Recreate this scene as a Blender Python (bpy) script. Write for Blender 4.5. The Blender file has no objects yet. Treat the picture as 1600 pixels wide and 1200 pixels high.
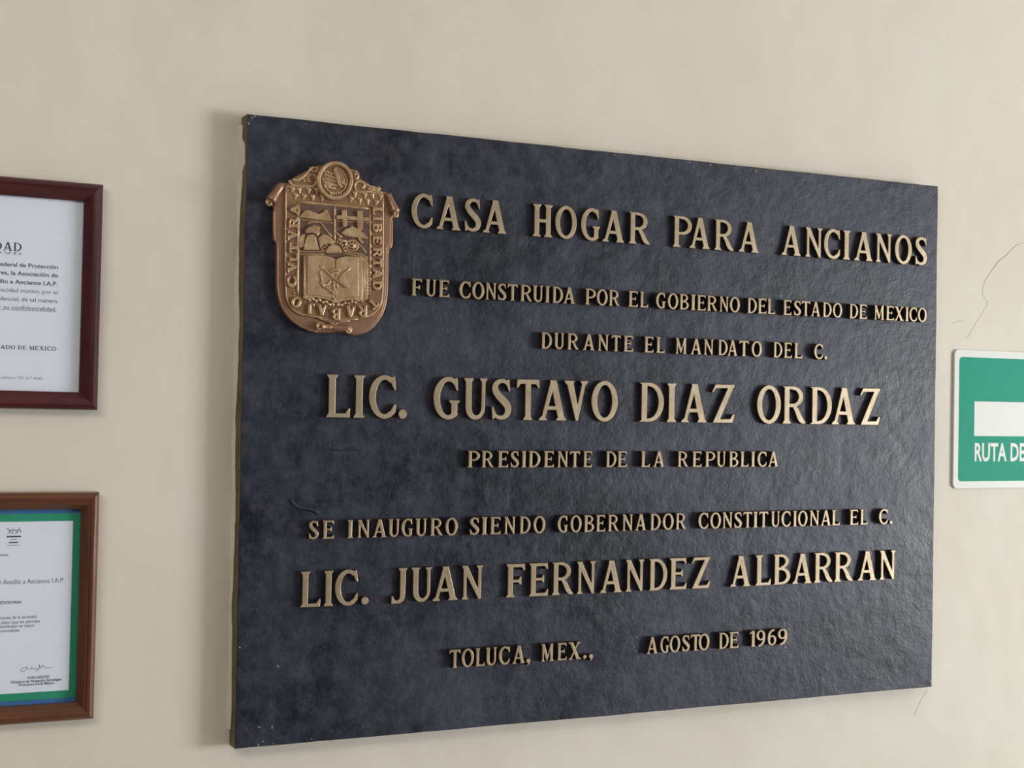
import bpy, math, random, json
import numpy as np
from mathutils import Matrix, Vector

# ------------------------------------------------------------ camera, light, exposure
scene = bpy.context.scene
ZB = 1.25                       # height of the plaque's lower edge above the floor
TH = 0.028                      # plaque thickness (wall surface is y = 0)

cam_data = bpy.data.cameras.new('camera')
cam = bpy.data.objects.new('camera', cam_data)
scene.collection.objects.link(cam)
# camera looks along its own -Z: from the photograph's solved pose
Rm = Matrix(((0.90033384, -0.02151206, -0.43466793),
             (-0.4348688, -0.00551559, -0.90047693),
             (0.01697366, 0.99975337, -0.01432079))).to_3x3()
cam.matrix_world = Matrix.Translation((-0.48720, -1.79182 - TH, 0.43825 + ZB)) @ Rm.to_4x4()
cam_data.sensor_fit = 'HORIZONTAL'
cam_data.sensor_width = 36.0
cam_data.lens = 2263.28 / 1600 * 36.0
scene.camera = cam

world = bpy.data.worlds.new('world'); scene.world = world; world.use_nodes = True
bg = world.node_tree.nodes['Background']
bg.inputs[0].default_value = (0.94, 0.96, 1.0, 1)
bg.inputs[1].default_value = 0.75

def area(name, loc, target, sx, sy, power, color):
    l = bpy.data.lights.new(name, 'AREA'); l.shape = 'RECTANGLE'; l.size = sx; l.size_y = sy
    l.energy = power; l.color = color
    o = bpy.data.objects.new(name, l); scene.collection.objects.link(o)
    o.location = loc
    o.rotation_euler = (Vector(target) - Vector(loc)).to_track_quat('-Z', 'Y').to_euler()
    return o
# daylight through a window further along the corridor, on the right
area('window_daylight', (4.9, -2.9, 1.35), (0.9, 0, 1.5), 1.7, 1.25, 203, (0.955, 0.975, 1.0))
# unseen warm fill from above, added to brighten the wall's upper left
area('warm_fill_light', (-1.4, -2.0, 2.6), (-0.8, -0.2, 0.8), 1.2, 0.6, 21, (1.0, 0.94, 0.86))

scene.view_settings.view_transform = 'Standard'
scene.view_settings.look = 'None'
scene.view_settings.gamma = 1.0
scene.view_settings.use_curve_mapping = False
scene.view_settings.exposure = -0.12

# ------------------------------------------------------------ materials
def lin(r, g, b):
    f = lambda c: (c / 255 / 12.92) if c / 255 <= 0.04045 else ((c / 255 + 0.055) / 1.055) ** 2.4
    return (f(r), f(g), f(b), 1)

def material(name, col, rough=0.5, metal=0.0, spec=0.5, noise=None, col2=None, stretch=(1, 1, 1),
             bumps=(), detail=4, coat=0, rough2=None, ramp=(0.35, 0.65)):
    """procedural material: two colours mixed by noise, plus stacked noise bumps (scale, distance)"""
    m = bpy.data.materials.new(name); m.use_nodes = True
    nt = m.node_tree; N = nt.nodes; K = nt.links; b = N['Principled BSDF']
    b.inputs['Base Color'].default_value = col
    b.inputs['Roughness'].default_value = rough
    b.inputs['Metallic'].default_value = metal
    b.inputs['Specular IOR Level'].default_value = spec
    b.inputs['Coat Weight'].default_value = coat
    b.inputs['Coat Roughness'].default_value = 0.12
    tc = N.new('ShaderNodeTexCoord'); mp = N.new('ShaderNodeMapping')
    mp.inputs['Scale'].default_value = stretch
    K.new(tc.outputs['Object'], mp.inputs[0])
    if noise:
        n = N.new('ShaderNodeTexNoise'); n.inputs['Scale'].default_value = noise
        n.inputs['Detail'].default_value = detail; n.inputs['Roughness'].default_value = 0.6
        K.new(mp.outputs[0], n.inputs['Vector'])
        r = N.new('ShaderNodeValToRGB')
        r.color_ramp.elements[0].position = ramp[0]; r.color_ramp.elements[1].position = ramp[1]
        r.color_ramp.elements[0].color = col; r.color_ramp.elements[1].color = col2
        K.new(n.outputs['Fac'], r.inputs[0]); K.new(r.outputs[0], b.inputs['Base Color'])
        if rough2 is not None:
            mr = N.new('ShaderNodeMapRange'); mr.inputs['To Min'].default_value = rough
            mr.inputs['To Max'].default_value = rough2
            mr.inputs['From Min'].default_value = 0.35; mr.inputs['From Max'].default_value = 0.65
            K.new(n.outputs['Fac'], mr.inputs[0]); K.new(mr.outputs[0], b.inputs['Roughness'])
    prev = None
    for sc, dist in bumps:
        n = N.new('ShaderNodeTexNoise'); n.inputs['Scale'].default_value = sc
        n.inputs['Detail'].default_value = 3; n.inputs['Roughness'].default_value = 0.55
        K.new(mp.outputs[0], n.inputs['Vector'])
        u = N.new('ShaderNodeBump'); u.inputs['Distance'].default_value = dist
        K.new(n.outputs['Fac'], u.inputs['Height'])
        if prev: K.new(prev.outputs[0], u.inputs['Normal'])
        prev = u
    if prev: K.new(prev.outputs[0], b.inputs['Normal'])
    return m

M = {}
M['wall'] = material('cream_plaster', lin(214, 207, 193), 0.6, spec=0.3, noise=2.3, col2=lin(219, 213, 201),
                     bumps=((3.0, 0.010), (16, 0.0007), (170, 0.00007)))
M['unseen_wall'] = material('unseen_wall_dark', lin(112, 116, 124), 0.8, noise=3, col2=lin(118, 121, 128))  # unseen walls, darkened so the plaque's left side reflects less
M['crack'] = material('crack_line', lin(150, 138, 120), 0.9)  # the crack's own darker beige-grey tone
M['filler'] = material('old_filler', lin(190, 180, 152), 0.8, bumps=((120, 0.001),))
M['floor'] = material('terrazzo_floor', lin(150, 145, 135), 0.4, noise=60, col2=lin(176, 170, 158))
M['ceiling'] = material('white_ceiling', lin(225, 222, 214), 0.9, bumps=((40, 0.001),))
M['brass'] = material('brass_face', lin(146, 130, 104), 0.42, metal=0.5, noise=45, col2=lin(170, 154, 128),
                      bumps=((140, 0.00025),))
M['brass_edge'] = material('rubbed_brass_edge', lin(172, 150, 120), 0.36, metal=0.5, noise=90, col2=lin(140, 112, 84))
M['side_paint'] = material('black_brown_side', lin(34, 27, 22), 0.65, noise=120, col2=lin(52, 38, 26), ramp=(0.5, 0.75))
M['plate_side'] = material('olive_bronze_side', lin(84, 70, 40), 0.6, metal=0.2, noise=30, col2=lin(112, 98, 66),
                           bumps=((60, 0.0015), (250, 0.0004)))
M['plate'] = material('bronze_brown', lin(150, 116, 96), 0.34, metal=0.5, noise=28, col2=lin(156, 118, 90), bumps=((120, 0.0003),))
M['panel'] = material('bronze_recess', lin(118, 84, 64), 0.5, metal=0.35, noise=40, col2=lin(140, 108, 70), bumps=((150, 0.0006),))
M['gold'] = material('bronze_gold', lin(204, 174, 136), 0.33, metal=0.45, noise=40, col2=lin(166, 132, 98), bumps=((200, 0.0005),))
M['patina'] = material('bronze_dark_patina', lin(84, 60, 52), 0.6, metal=0.25, noise=50, col2=lin(104, 78, 62), bumps=((200, 0.0005),))
M['chip'] = material('pale_chip', lin(146, 148, 152), 0.5, noise=200, col2=lin(120, 122, 130))
M['maroon'] = material('maroon_lacquer', lin(78, 20, 28), 0.32, noise=9, col2=lin(60, 14, 22), stretch=(1, 6, 14), coat=0.35, bumps=((6, 0.0003),))
M['walnut'] = material('varnished_brown_wood', lin(80, 42, 25), 0.36, noise=7, col2=lin(104, 58, 35), stretch=(1, 9, 22), detail=8, coat=0.35,
                       bumps=((9, 0.0004),))
M['paper'] = material('white_paper', lin(226, 233, 246), 0.75, noise=6, col2=lin(229, 236, 248))
M['backing'] = material('grey_backing_board', lin(160, 155, 145), 0.9)
M['green_card'] = material('green_card', lin(30, 150, 116), 0.7, noise=20, col2=lin(22, 142, 106))
M['blue_card'] = material('blue_card', lin(56, 114, 172), 0.7, noise=20, col2=lin(50, 106, 162))
M['ink'] = material('black_ink', lin(74, 78, 88), 0.8)
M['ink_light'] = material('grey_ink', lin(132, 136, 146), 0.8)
M['sign_white'] = material('white_plastic', lin(213, 216, 208), 0.45, spec=0.3, noise=3, col2=lin(217, 219, 212))
M['sign_green'] = material('sign_green_print', lin(4, 146, 118), 0.5, spec=0.12, noise=4, col2=lin(12, 150, 122))

def glass_material():
    m = bpy.data.materials.new('picture_glass'); m.use_nodes = True
    nt = m.node_tree; nt.nodes.clear()
    out = nt.nodes.new('ShaderNodeOutputMaterial'); mix = nt.nodes.new('ShaderNodeMixShader')
    tr = nt.nodes.new('ShaderNodeBsdfTransparent'); gl = nt.nodes.new('ShaderNodeBsdfGlossy')
    gl.inputs['Roughness'].default_value = 0.06
    lw = nt.nodes.new('ShaderNodeLayerWeight'); lw.inputs['Blend'].default_value = 0.5
    pw = nt.nodes.new('ShaderNodeMath'); pw.operation = 'POWER'; pw.inputs[1].default_value = 5
    ma = nt.nodes.new('ShaderNodeMath'); ma.operation = 'MULTIPLY_ADD'; ma.inputs[1].default_value = 0.8; ma.inputs[2].default_value = 0.03
    nt.links.new(lw.outputs['Facing'], pw.inputs[0]); nt.links.new(pw.outputs[0], ma.inputs[0])
    nt.links.new(ma.outputs[0], mix.inputs[0]); nt.links.new(tr.outputs[0], mix.inputs[1])
    nt.links.new(gl.outputs[0], mix.inputs[2]); nt.links.new(mix.outputs[0], out.inputs[0])
    return m
M['glass'] = glass_material()

def plate_material():
    """dark navy paint on cast metal: dull dusty blotches, hammered relief"""
    m = material('navy_black_paint', lin(31, 34, 42), 0.50, spec=0.35, bumps=((11, 0.0024), (60, 0.0009), (220, 0.00032)))
    nt = m.node_tree; N = nt.nodes; K = nt.links; b = N['Principled BSDF']
    tc = N.new('ShaderNodeTexCoord')
    n1 = N.new('ShaderNodeTexNoise'); n1.inputs['Scale'].default_value = 5; n1.inputs['Detail'].default_value = 7
    n1.inputs['Roughness'].default_value = 0.65; n1.inputs['Distortion'].default_value = 0.4
    n2 = N.new('ShaderNodeTexNoise'); n2.inputs['Scale'].default_value = 38; n2.inputs['Detail'].default_value = 6
    n2.inputs['Roughness'].default_value = 0.7
    for n in (n1, n2): K.new(tc.outputs['Object'], n.inputs['Vector'])
    r1 = N.new('ShaderNodeValToRGB'); e = r1.color_ramp.elements
    e[0].position = 0.40; e[0].color = lin(4, 8, 24); e[1].position = 0.66; e[1].color = lin(45, 47, 63)
    r2 = N.new('ShaderNodeValToRGB'); e = r2.color_ramp.elements
    e[0].position = 0.42; e[0].color = (0, 0, 0, 1); e[1].position = 0.85; e[1].color = (1, 1, 1, 1)
    mx = N.new('ShaderNodeMixRGB'); mx.inputs[2].default_value = lin(88, 88, 98)
    K.new(n1.outputs['Fac'], r1.inputs[0]); K.new(n2.outputs['Fac'], r2.inputs[0])
    ml = N.new('ShaderNodeMath'); ml.operation = 'MULTIPLY'; ml.inputs[1].default_value = 0.55
    K.new(r2.outputs[0], ml.inputs[0]); K.new(ml.outputs[0], mx.inputs[0])
    K.new(r1.outputs[0], mx.inputs[1]); K.new(mx.outputs[0], b.inputs['Base Color'])
    mr = N.new('ShaderNodeMapRange'); mr.inputs['From Min'].default_value = 0.3; mr.inputs['From Max'].default_value = 0.7
    mr.inputs['To Min'].default_value = 0.38; mr.inputs['To Max'].default_value = 0.50
    K.new(n1.outputs['Fac'], mr.inputs[0]); K.new(mr.outputs[0], b.inputs['Roughness'])
    return m
M['navy'] = plate_material()

# ------------------------------------------------------------ object helpers
COL = scene.collection
def link(name, mesh, parent=None, loc=(0, 0, 0), rot=(0, 0, 0), scale=(1, 1, 1)):
    o = bpy.data.objects.new(name, mesh); COL.objects.link(o)
    o.parent = parent; o.location = loc; o.rotation_euler = rot; o.scale = scale
    return o
def mesh_from(name, verts, faces, mats, smooth=False):
    me = bpy.data.meshes.new(name); me.from_pydata(verts, [], faces)
    for m in mats: me.materials.append(m)
    if smooth: me.shade_smooth()
    me.update(); return me
def thing(name, loc, label, cat, group=None, rot=(0, 0, 0)):
    o = link(name, None, None, loc, rot); o['label'] = label; o['category'] = cat
    if group: o['group'] = group
    return o
def box_mesh(name, a, b, mat):
    x0, y0, z0 = a; x1, y1, z1 = b
    v = [(x, y, z) for x in (x0, x1) for y in (y0, y1) for z in (z0, z1)]
    f = [(0, 1, 3, 2), (4, 6, 7, 5), (0, 4, 5, 1), (2, 3, 7, 6), (0, 2, 6, 4), (1, 5, 7, 3)]
    return mesh_from(name, v, f, [mat])

def extrude_loops(name, loops, y0, y1, bev, mats, classify=False, res=2, smooth_angle=None):
    """closed 2-D loops (x, z) extruded from y0 (back) to y1 (front, nearer the viewer; y1 < y0)"""
    cu = bpy.data.curves.new('tmp', 'CURVE'); cu.dimensions = '2D'; cu.fill_mode = 'BOTH'
    for l in loops:
        sp = cu.splines.new('POLY'); sp.points.add(len(l) - 1)
        for i, p in enumerate(l): sp.points[i].co = (p[0], p[1], 0, 1)
        sp.use_cyclic_u = True
    t = abs(y0 - y1); bev = min(bev, t * 0.49)
    cu.extrude = t / 2 - bev; cu.bevel_depth = bev; cu.bevel_resolution = res; cu.offset = -bev
    ob = bpy.data.objects.new('tmp', cu); COL.objects.link(ob)
    me = bpy.data.meshes.new_from_object(ob)
    bpy.data.objects.remove(ob); bpy.data.curves.remove(cu)
    n = len(me.vertices); co = np.empty(n * 3); me.vertices.foreach_get('co', co); co = co.reshape(-1, 3)
    out = np.stack([co[:, 0], (y0 + y1) / 2 - co[:, 2], co[:, 1]], 1)
    me.vertices.foreach_set('co', out.ravel()); me.name = name
    me.materials.clear()
    for m in mats: me.materials.append(m)
    me.update()
    for p in me.polygons:
        p.use_smooth = False; p.material_index = 0
        if classify:
            ny = p.normal.y
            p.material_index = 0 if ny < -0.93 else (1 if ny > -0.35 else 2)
    return me

# ------------------------------------------------------------ letter shapes (signed distance fields -> outlines)
G = 0.0125
def sd_poly(X, Y, pts):
    d = np.full(X.shape, 1e9); s = np.ones(X.shape); n = len(pts)
    for i in range(n):
        ax, ay = pts[i]; bx, by = pts[i - 1]
        ex, ey = bx - ax, by - ay; wx, wy = X - ax, Y - ay
        t = np.clip((wx * ex + wy * ey) / (ex * ex + ey * ey + 1e-12), 0, 1)
        d = np.minimum(d, (wx - ex * t) ** 2 + (wy - ey * t) ** 2)
        c1 = Y >= ay; c2 = Y < by; c3 = ex * wy > ey * wx
        flip = (c1 & c2 & c3) | (~c1 & ~c2 & ~c3)
        s = np.where(flip, -s, s)
    return s * np.sqrt(d)
def sd_ell(X, Y, cx, cy, rx, ry):
    dx, dy = (X - cx), (Y - cy)
    k0 = np.sqrt((dx / rx) ** 2 + (dy / ry) ** 2); k1 = np.sqrt((dx / rx ** 2) ** 2 + (dy / ry ** 2) ** 2) + 1e-9
    return k0 * (k0 - 1) / k1
def sd_path(X, Y, pts, n=10):
    P = [pts[0]] + list(pts) + [pts[-1]]; d = np.full(X.shape, 1e9)
    for i in range(1, len(P) - 2):
        p0, p1, p2, p3 = (np.array(P[j], float) for j in (i - 1, i, i + 1, i + 2))
        for k in range(n + 1):
            t = k / n
            q = 0.5 * (2 * p1 + (p2 - p0) * t + (2 * p0 - 5 * p1 + 4 * p2 - p3) * t * t + (3 * p1 - p0 - 3 * p2 + p3) * t ** 3)
            d = np.minimum(d, np.hypot(X - q[0], Y - q[1]) - q[2] / 2)
    return d
def stem(x, w, y0=0, y1=1, top=1, bot=1, e=0.055):
    p = [('p', [(x, y0), (x + w, y0), (x + w, y1), (x, y1)])]
    if bot: p.append(('p', [(x - e, y0), (x + w + e, y0), (x + w + e, y0 + .03), (x + w, y0 + .10), (x, y0 + .10), (x - e, y0 + .03)]))
    if top: p.append(('p', [(x - e, y1), (x + w + e, y1), (x + w + e, y1 - .03), (x + w, y1 - .10), (x, y1 - .10), (x - e, y1 - .03)]))
    return p
def foot(x0, x1, y=0):
    s = 1 if y == 0 else -1
    return ('p', [(x0, y), (x1, y), (x1, y + s * .03), (x1 - .06, y + s * .10), (x0 + .06, y + s * .10), (x0, y + s * .03)])
def bowl(x, cy, xo, ry, w, th):       # half ring open to the left, starting at x
    return ('ring', x, cy, xo - x, ry, xo - x - w, ry - th, x)
T = .17
GLYPH = {
 'I': (.30, stem(.06, .18)),
 'L': (.60, stem(.055, T) + [('p', [(.05, 0), (.585, 0), (.60, .22), (.555, .22), (.48, .105), (.2, .10)])]),
 'E': (.66, stem(.055, T) + [('p', [(.05, 0), (.64, 0), (.66, .21), (.615, .21), (.54, .10), (.2, .10)]),
        ('p', [(.05, 1), (.62, 1), (.64, .80), (.595, .80), (.52, .90), (.2, .90)]),
        ('p', [(.2, .555), (.42, .555), (.47, .64), (.51, .64), (.51, .40), (.47, .40), (.42, .465), (.2, .465)])]),
 'F': (.62, stem(.055, T) + [('p', [(.05, 1), (.60, 1), (.62, .79), (.575, .79), (.50, .895), (.2, .895)]),
        ('p', [(.2, .53), (.40, .53), (.46, .62), (.50, .62), (.50, .37), (.46, .37), (.40, .44), (.2, .44)])]),
 'H': (.66, stem(.05, T) + stem(.44, T) + [('p', [(.15, .44), (.5, .44), (.5, .545), (.15, .545)])]),
 'T': (.70, stem(.265, T, top=0) + [('p', [(.0, .79), (.045, .79), (.12, .885), (.58, .885), (.655, .79), (.70, .79), (.68, 1), (.02, 1)])]),
 'A': (.79, [('p', [(.065, 0), (.165, 0), (.425, .86), (.40, 1), (.335, 1)]), ('p', [(.30, 1), (.495, 1), (.755, 0), (.565, 0), (.36, .80)]),
        ('p', [(.17, .26), (.62, .26), (.60, .36), (.20, .36)]), foot(0, .235), foot(.50, .79)]),
 'V': (.68, [('p', [(.05, 1), (.245, 1), (.43, .22), (.385, 0), (.33, 0)]), ('p', [(.52, 1), (.62, 1), (.40, 0), (.33, 0), (.33, .16)]),
        foot(0, .29, 1), foot(.46, .68, 1)]),
 'N': (.71, stem(.065, .105, top=0) + [('p', [(.0, 1), (.20, 1), (.655, .12), (.655, 0), (.575, 0), (.02, .97)]), ('p', [(.10, 1), (.10, .8), (.065, .9)])]
        + stem(.555, .105, bot=0)),
 'M': (.84, stem(.065, .10, top=0) + stem(.60, T, top=0) + [('p', [(.0, 1), (.20, 1), (.47, .22), (.41, .05), (.36, .05), (.03, .95)]),
        ('p', [(.63, 1), (.80, 1), (.80, .965), (.74, .90), (.66, .87), (.42, .05), (.37, .05), (.40, .25)])]),
 'U': (.66, stem(.05, T, y0=.30, bot=0) + stem(.505, .105, y0=.30, bot=0) + [('ringlow', .33, .30, .28, .30, .115, .19, .305)]),
 'D': (.73, stem(.055, T, top=0, bot=0) + [('p', [(.0, 0), (.30, 0), (.30, .10), (.0, .10 * .3)]), ('p', [(.0, 1), (.30, 1), (.30, .90), (.0, .97)]),
        bowl(.28, .5, .73, .5, .165, .10)]),
 'P': (.71, stem(.055, T, top=0) + [('p', [(.0, 1), (.36, 1), (.36, .90), (.0, .97)]), ('p', [(.2, .40), (.36, .40), (.36, .50), (.2, .50)]),
        bowl(.34, .70, .71, .30, .155, .10)]),
 'R': (.79, stem(.055, T, top=0) + [('p', [(.0, 1), (.34, 1), (.34, .90), (.0, .97)]), ('p', [(.2, .44), (.36, .44), (.36, .54), (.2, .54)]),
        bowl(.32, .72, .68, .28, .155, .095), ('s', [(.38, .46, .10), (.48, .34, .15), (.56, .18, .165), (.64, .085, .145), (.73, .04, .075)])]),
 'B': (.69, stem(.055, T, top=0, bot=0) + [('p', [(.0, 1), (.32, 1), (.32, .90), (.0, .97)]), ('p', [(.0, 0), (.32, 0), (.32, .10), (.0, .03)]),
        ('p', [(.2, .475), (.36, .475), (.36, .57), (.2, .57)]), bowl(.30, .76, .62, .24, .15, .09), bowl(.32, .28, .69, .28, .165, .095)]),
 'O': (.77, [('ring0', .385, .5, .385, .515, .215, .405)]),
 'C': (.70, [('ringc', .40, .5, .40, .515, .225, .40, .44, .27), ('p', [(.42, 1.005), (.58, .97), (.655, 1.0), (.695, .66), (.65, .66), (.56, .83), (.44, .915)]),
        ('p', [(.42, -.005), (.58, .03), (.68, .13), (.70, .33), (.65, .33), (.56, .17), (.44, .09)])]),
 'G': (.70, [('ringc', .40, .5, .40, .515, .225, .40, .44, .30), ('p', [(.42, 1.005), (.56, .97), (.63, 1.0), (.66, .68), (.615, .68), (.54, .83), (.44, .915)]),
        ('p', [(.42, -.005), (.54, .02), (.64, .10), (.64, .42), (.48, .42), (.48, .14), (.44, .09)]),
        ('p', [(.42, .455), (.70, .455), (.70, .42), (.64, .36), (.48, .36), (.42, .42)])]),
 'S': (.60, [('s', [(.50, .80, .06), (.42, .915, .10), (.28, .945, .105), (.14, .87, .14), (.115, .73, .175), (.22, .58, .19), (.37, .45, .20),
                    (.48, .31, .19), (.46, .14, .15), (.33, .055, .11), (.18, .075, .10), (.09, .17, .07)]),
        ('p', [(.44, .96), (.51, 1.0), (.545, .69), (.50, .69), (.43, .86)]), ('p', [(.13, .05), (.045, .0), (.02, .32), (.065, .32), (.16, .12)])]),
 'J': (.50, stem(.27, T, y0=.22, bot=0) + [('s', [(.355, .26, .17), (.335, .12, .15), (.24, .03, .11), (.12, .04, .09), (.05, .12, .06)]),
        ('p', [(.0, -.03), (.0, .20), (.045, .20), (.12, .07), (.2, -.01)])]),
 'X': (.81, [('p', [(.06, 1), (.27, 1), (.74, 0), (.53, 0)]), ('p', [(.60, 1), (.71, 1), (.18, 0), (.07, 0)]), foot(0, .32, 1), foot(.54, .78, 1),
        foot(0, .25), foot(.48, .81)]),
 'Z': (.71, [('p', [(.10, 1), (.70, 1), (.68, .91), (.20, .895), (.08, .895)]), ('p', [(.0, .80), (.10, 1), (.2, 1), (.2, .895), (.12, .895), (.045, .79)]),
        ('p', [(.50, .93), (.70, 1), (.245, .06), (.03, .0)]), ('p', [(.03, 0), (.65, 0), (.71, .23), (.655, .23), (.57, .105), (.08, .10)])]),
 '1': (.42, stem(.14, .18, top=0) + [('p', [(.14, .84), (.0, .78), (.0, .86), (.16, 1), (.32, 1), (.32, .84)])]),
 '9': (.62, [('ring0', .30, .68, .30, .325, .14, .225), ('s', [(.53, .70, .15), (.53, .45, .16), (.46, .22, .16), (.32, .08, .13), (.19, .03, .12)])]),
 '6': (.62, [('ring0', .32, .32, .30, .325, .14, .225), ('s', [(.09, .30, .15), (.09, .55, .16), (.16, .78, .16), (.30, .92, .13), (.44, .96, .12)])]),
 '.': (.23, [('e', .115, .105, .115, .115)]),
 ',': (.30, [('e', .15, .12, .12, .12), ('s', [(.20, .12, .12), (.20, .0, .10), (.12, -.12, .06)])]),
 '\u00c9': None,
}
def glyph_field(ch, bold=0.0, thin=False):
    w, prims = GLYPH[ch]
    xs = np.arange(-.08, w + .085, G); ys = np.arange(-.24, 1.10, G)
    X, Y = np.meshgrid(xs, ys); d = np.full(X.shape, 1e9)
    for p in prims:
        k = p[0]
        if k == 'p': q = sd_poly(X, Y, p[1])
        elif k == 's': q = sd_path(X, Y, p[1])
        elif k == 'e': q = sd_ell(X, Y, *p[1:])
        else:
            _, cx, cy, ro, rv, ri, rvi = p[:7]
            q = np.maximum(sd_ell(X, Y, cx, cy, ro, rv), -sd_ell(X, Y, cx, cy, ri, rvi))
            if k == 'ring': q = np.maximum(q, p[7] - X)
            if k == 'ringlow':
                q = np.maximum(sd_ell(X, Y, .33, .30, .28, .31), -sd_ell(X, Y, .3625, .30, .1425, .195)); q = np.maximum(q, Y - p[7])
            if k == 'ringc': q = np.maximum(q, -np.maximum(p[7] + .0 - X, np.abs(Y - .5) - p[8] - .02 * 0) if False else -np.maximum(p[7] - X, np.abs(Y - .5) - p[8] * 1.25))
        d = np.minimum(d, q)
    return xs, ys, d - bold, w

def contours(xs, ys, d):
    """marching squares, linked into closed loops and thinned"""
    ny, nx = d.shape; ins = d < 0; nxt = {}; pos = {}
    def pt(key):
        if key not in pos:
            (i, j, k) = key
            if k == 0: a, b = d[j, i], d[j, i + 1]; t = a / (a - b); pos[key] = (xs[i] + t * (xs[i + 1] - xs[i]), ys[j])
            else: a, b = d[j, i], d[j + 1, i]; t = a / (a - b); pos[key] = (xs[i], ys[j] + t * (ys[j + 1] - ys[j]))
        return key
    c = ins[:-1, :-1].astype(int) + 2 * ins[:-1, 1:] + 4 * ins[1:, 1:] + 8 * ins[1:, :-1]
    TB = {1: ('L', 'B'), 2: ('B', 'R'), 3: ('L', 'R'), 4: ('R', 'T'), 6: ('B', 'T'), 7: ('L', 'T'), 8: ('T', 'L'), 9: ('T', 'B'),
          11: ('T', 'R'), 12: ('R', 'L'), 13: ('R', 'B'), 14: ('B', 'L')}
    for j, i in zip(*np.nonzero((c > 0) & (c < 15))):
        j = int(j); i = int(i)
        e = {'B': (i, j, 0), 'T': (i, j + 1, 0), 'L': (i, j, 1), 'R': (i + 1, j, 1)}
        k = int(c[j, i])
        segs = [TB[k]] if k in TB else ([('L', 'B'), ('R', 'T')] if k == 5 else [('B', 'R'), ('T', 'L')])
        for a, b in segs: nxt[pt(e[a])] = pt(e[b])
    loops = []
    while nxt:
        s = next(iter(nxt)); l = [s]; k = nxt.pop(s)
        while k != s and k in nxt: l.append(k); k = nxt.pop(k)
        P = [pos[q] for q in l]
        if len(P) > 8: loops.append(P)
    def dp(P, eps):
        if len(P) < 3: return P
        a, b = np.array(P[0]), np.array(P[-1]); Q = np.array(P[1:-1]); ab = b - a; L = np.hypot(*ab) + 1e-12
        dd = np.abs(ab[0] * (Q[:, 1] - a[1]) - ab[1] * (Q[:, 0] - a[0])) / L; i = int(dd.argmax())
        if dd[i] < eps: return [P[0], P[-1]]
        return dp(P[:i + 2], eps)[:-1] + dp(P[i + 1:], eps)
    out = []
    for P in loops:
        h = len(P) // 2
        out.append(dp(P[:h + 1], .0035)[:-1] + dp(P[h:] + [P[0]], .0035)[:-1])
    return out
_outl = {}
def outline(ch, bold=0.0):
    if (ch, bold) not in _outl:
        xs, ys, d, w = glyph_field(ch, bold); _outl[(ch, bold)] = (contours(xs, ys, d), w)
    return _outl[(ch, bold)]
_gm = {}
def letter_mesh(ch, h, depth, bold, bev, mats, classify=True):
    """glyph as cast letter, cap height h, natural width; back face buried 1 mm in the plate"""
    key = (ch, h, depth, bold)
    if key not in _gm:
        loops, w = outline(ch, bold)
        L = [[(x * h, z * h) for x, z in l] for l in loops]
        _gm[key] = (extrude_loops('letter_shape', L, 0.001, -depth, bev, mats, classify, res=1), w * h)
    return _gm[key]

# ------------------------------------------------------------ the room
def structure(name, a, b, mat):
    o = link(name, box_mesh(name, a, b, mat)); o['kind'] = 'structure'; return o
wall = structure('wall_back', (-4, 0, 0), (6, 0.15, 2.8), M['wall'])
structure('floor', (-4, -3.6, -0.1), (6, 0.15, 0), M['floor'])
structure('ceiling', (-4, -3.6, 2.8), (6, 0.15, 2.9), M['ceiling'])
structure('unseen_wall_front', (-4, -3.6, 0), (2.4, -3.45, 2.8), M['unseen_wall'])      # unseen, added to keep left reflections dim; daylight comes in beyond its end
structure('unseen_wall_left', (-4, -3.45, 0), (-3.85, 0, 2.8), M['unseen_wall'])  # unseen, added to close off world light from the left

def ribbon(name, pts, widths, y, mat, parent, thick=0.0003):
    v = []; f = []
    for i, (x, z) in enumerate(pts):
        a = pts[max(i - 1, 0)]; b = pts[min(i + 1, len(pts) - 1)]
        dx, dz = b[0] - a[0], b[1] - a[1]; l = math.hypot(dx, dz) + 1e-9; nx, nz = -dz / l * widths[i] / 2, dx / l * widths[i] / 2
        v += [(x - nx, y, z - nz), (x, y - thick, z), (x + nx, y, z + nz)]
        if i: k = 3 * i; f += [(k - 3, k - 2, k + 1, k), (k - 2, k - 1, k + 2, k + 1)]
    return link(name, mesh_from(name, v, f, [mat]), parent)
CR = [(1343.8, 725.2), (1334.2, 723.3), (1327.1, 721.0), (1315.3, 712.2), (1298.9, 698.7), (1289.5, 692.8), (1275.7, 677.8), (1259.6, 660.1), (1255.1, 648.4), (1252.3, 637.6), (1255.4, 629.8), (1264.9, 623.2), (1262.7, 615.1), (1253.5, 604.1), (1249.0, 595.1), (1239.9, 587.6), (1232.0, 575.0), (1224.1, 565.0), (1213.9, 555.9)]
random.seed(5)
pts = []
for (a, b) in zip(CR[:-1], CR[1:]):
    for k in range(3):
        t = k / 3; pts.append(((a[0] + (b[0] - a[0]) * t + random.uniform(-.5, .5)) / 1000, ZB + (a[1] + (b[1] - a[1]) * t + random.uniform(-.5, .5)) / 1000))
ww = [0.0003 + 0.0010 * math.exp(-((i - 15) / 9) ** 2) for i in range(len(pts))]
ribbon('crack', pts, ww, -0.00005, M['crack'], wall)
ribbon('crack', [(1.188, ZB + .583), (1.197, ZB + .586), (1.206, ZB + .588), (1.214, ZB + .588)], [.0003, .0006, .0006, .0002], -0.00005, M['crack'], wall)
ribbon('crack', [(1.120, ZB - .050), (1.128, ZB - .034), (1.136, ZB - .022), (1.146, ZB - .012)], [.0003, .0006, .0005, .0002], -0.00005, M['crack'], wall)

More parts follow.
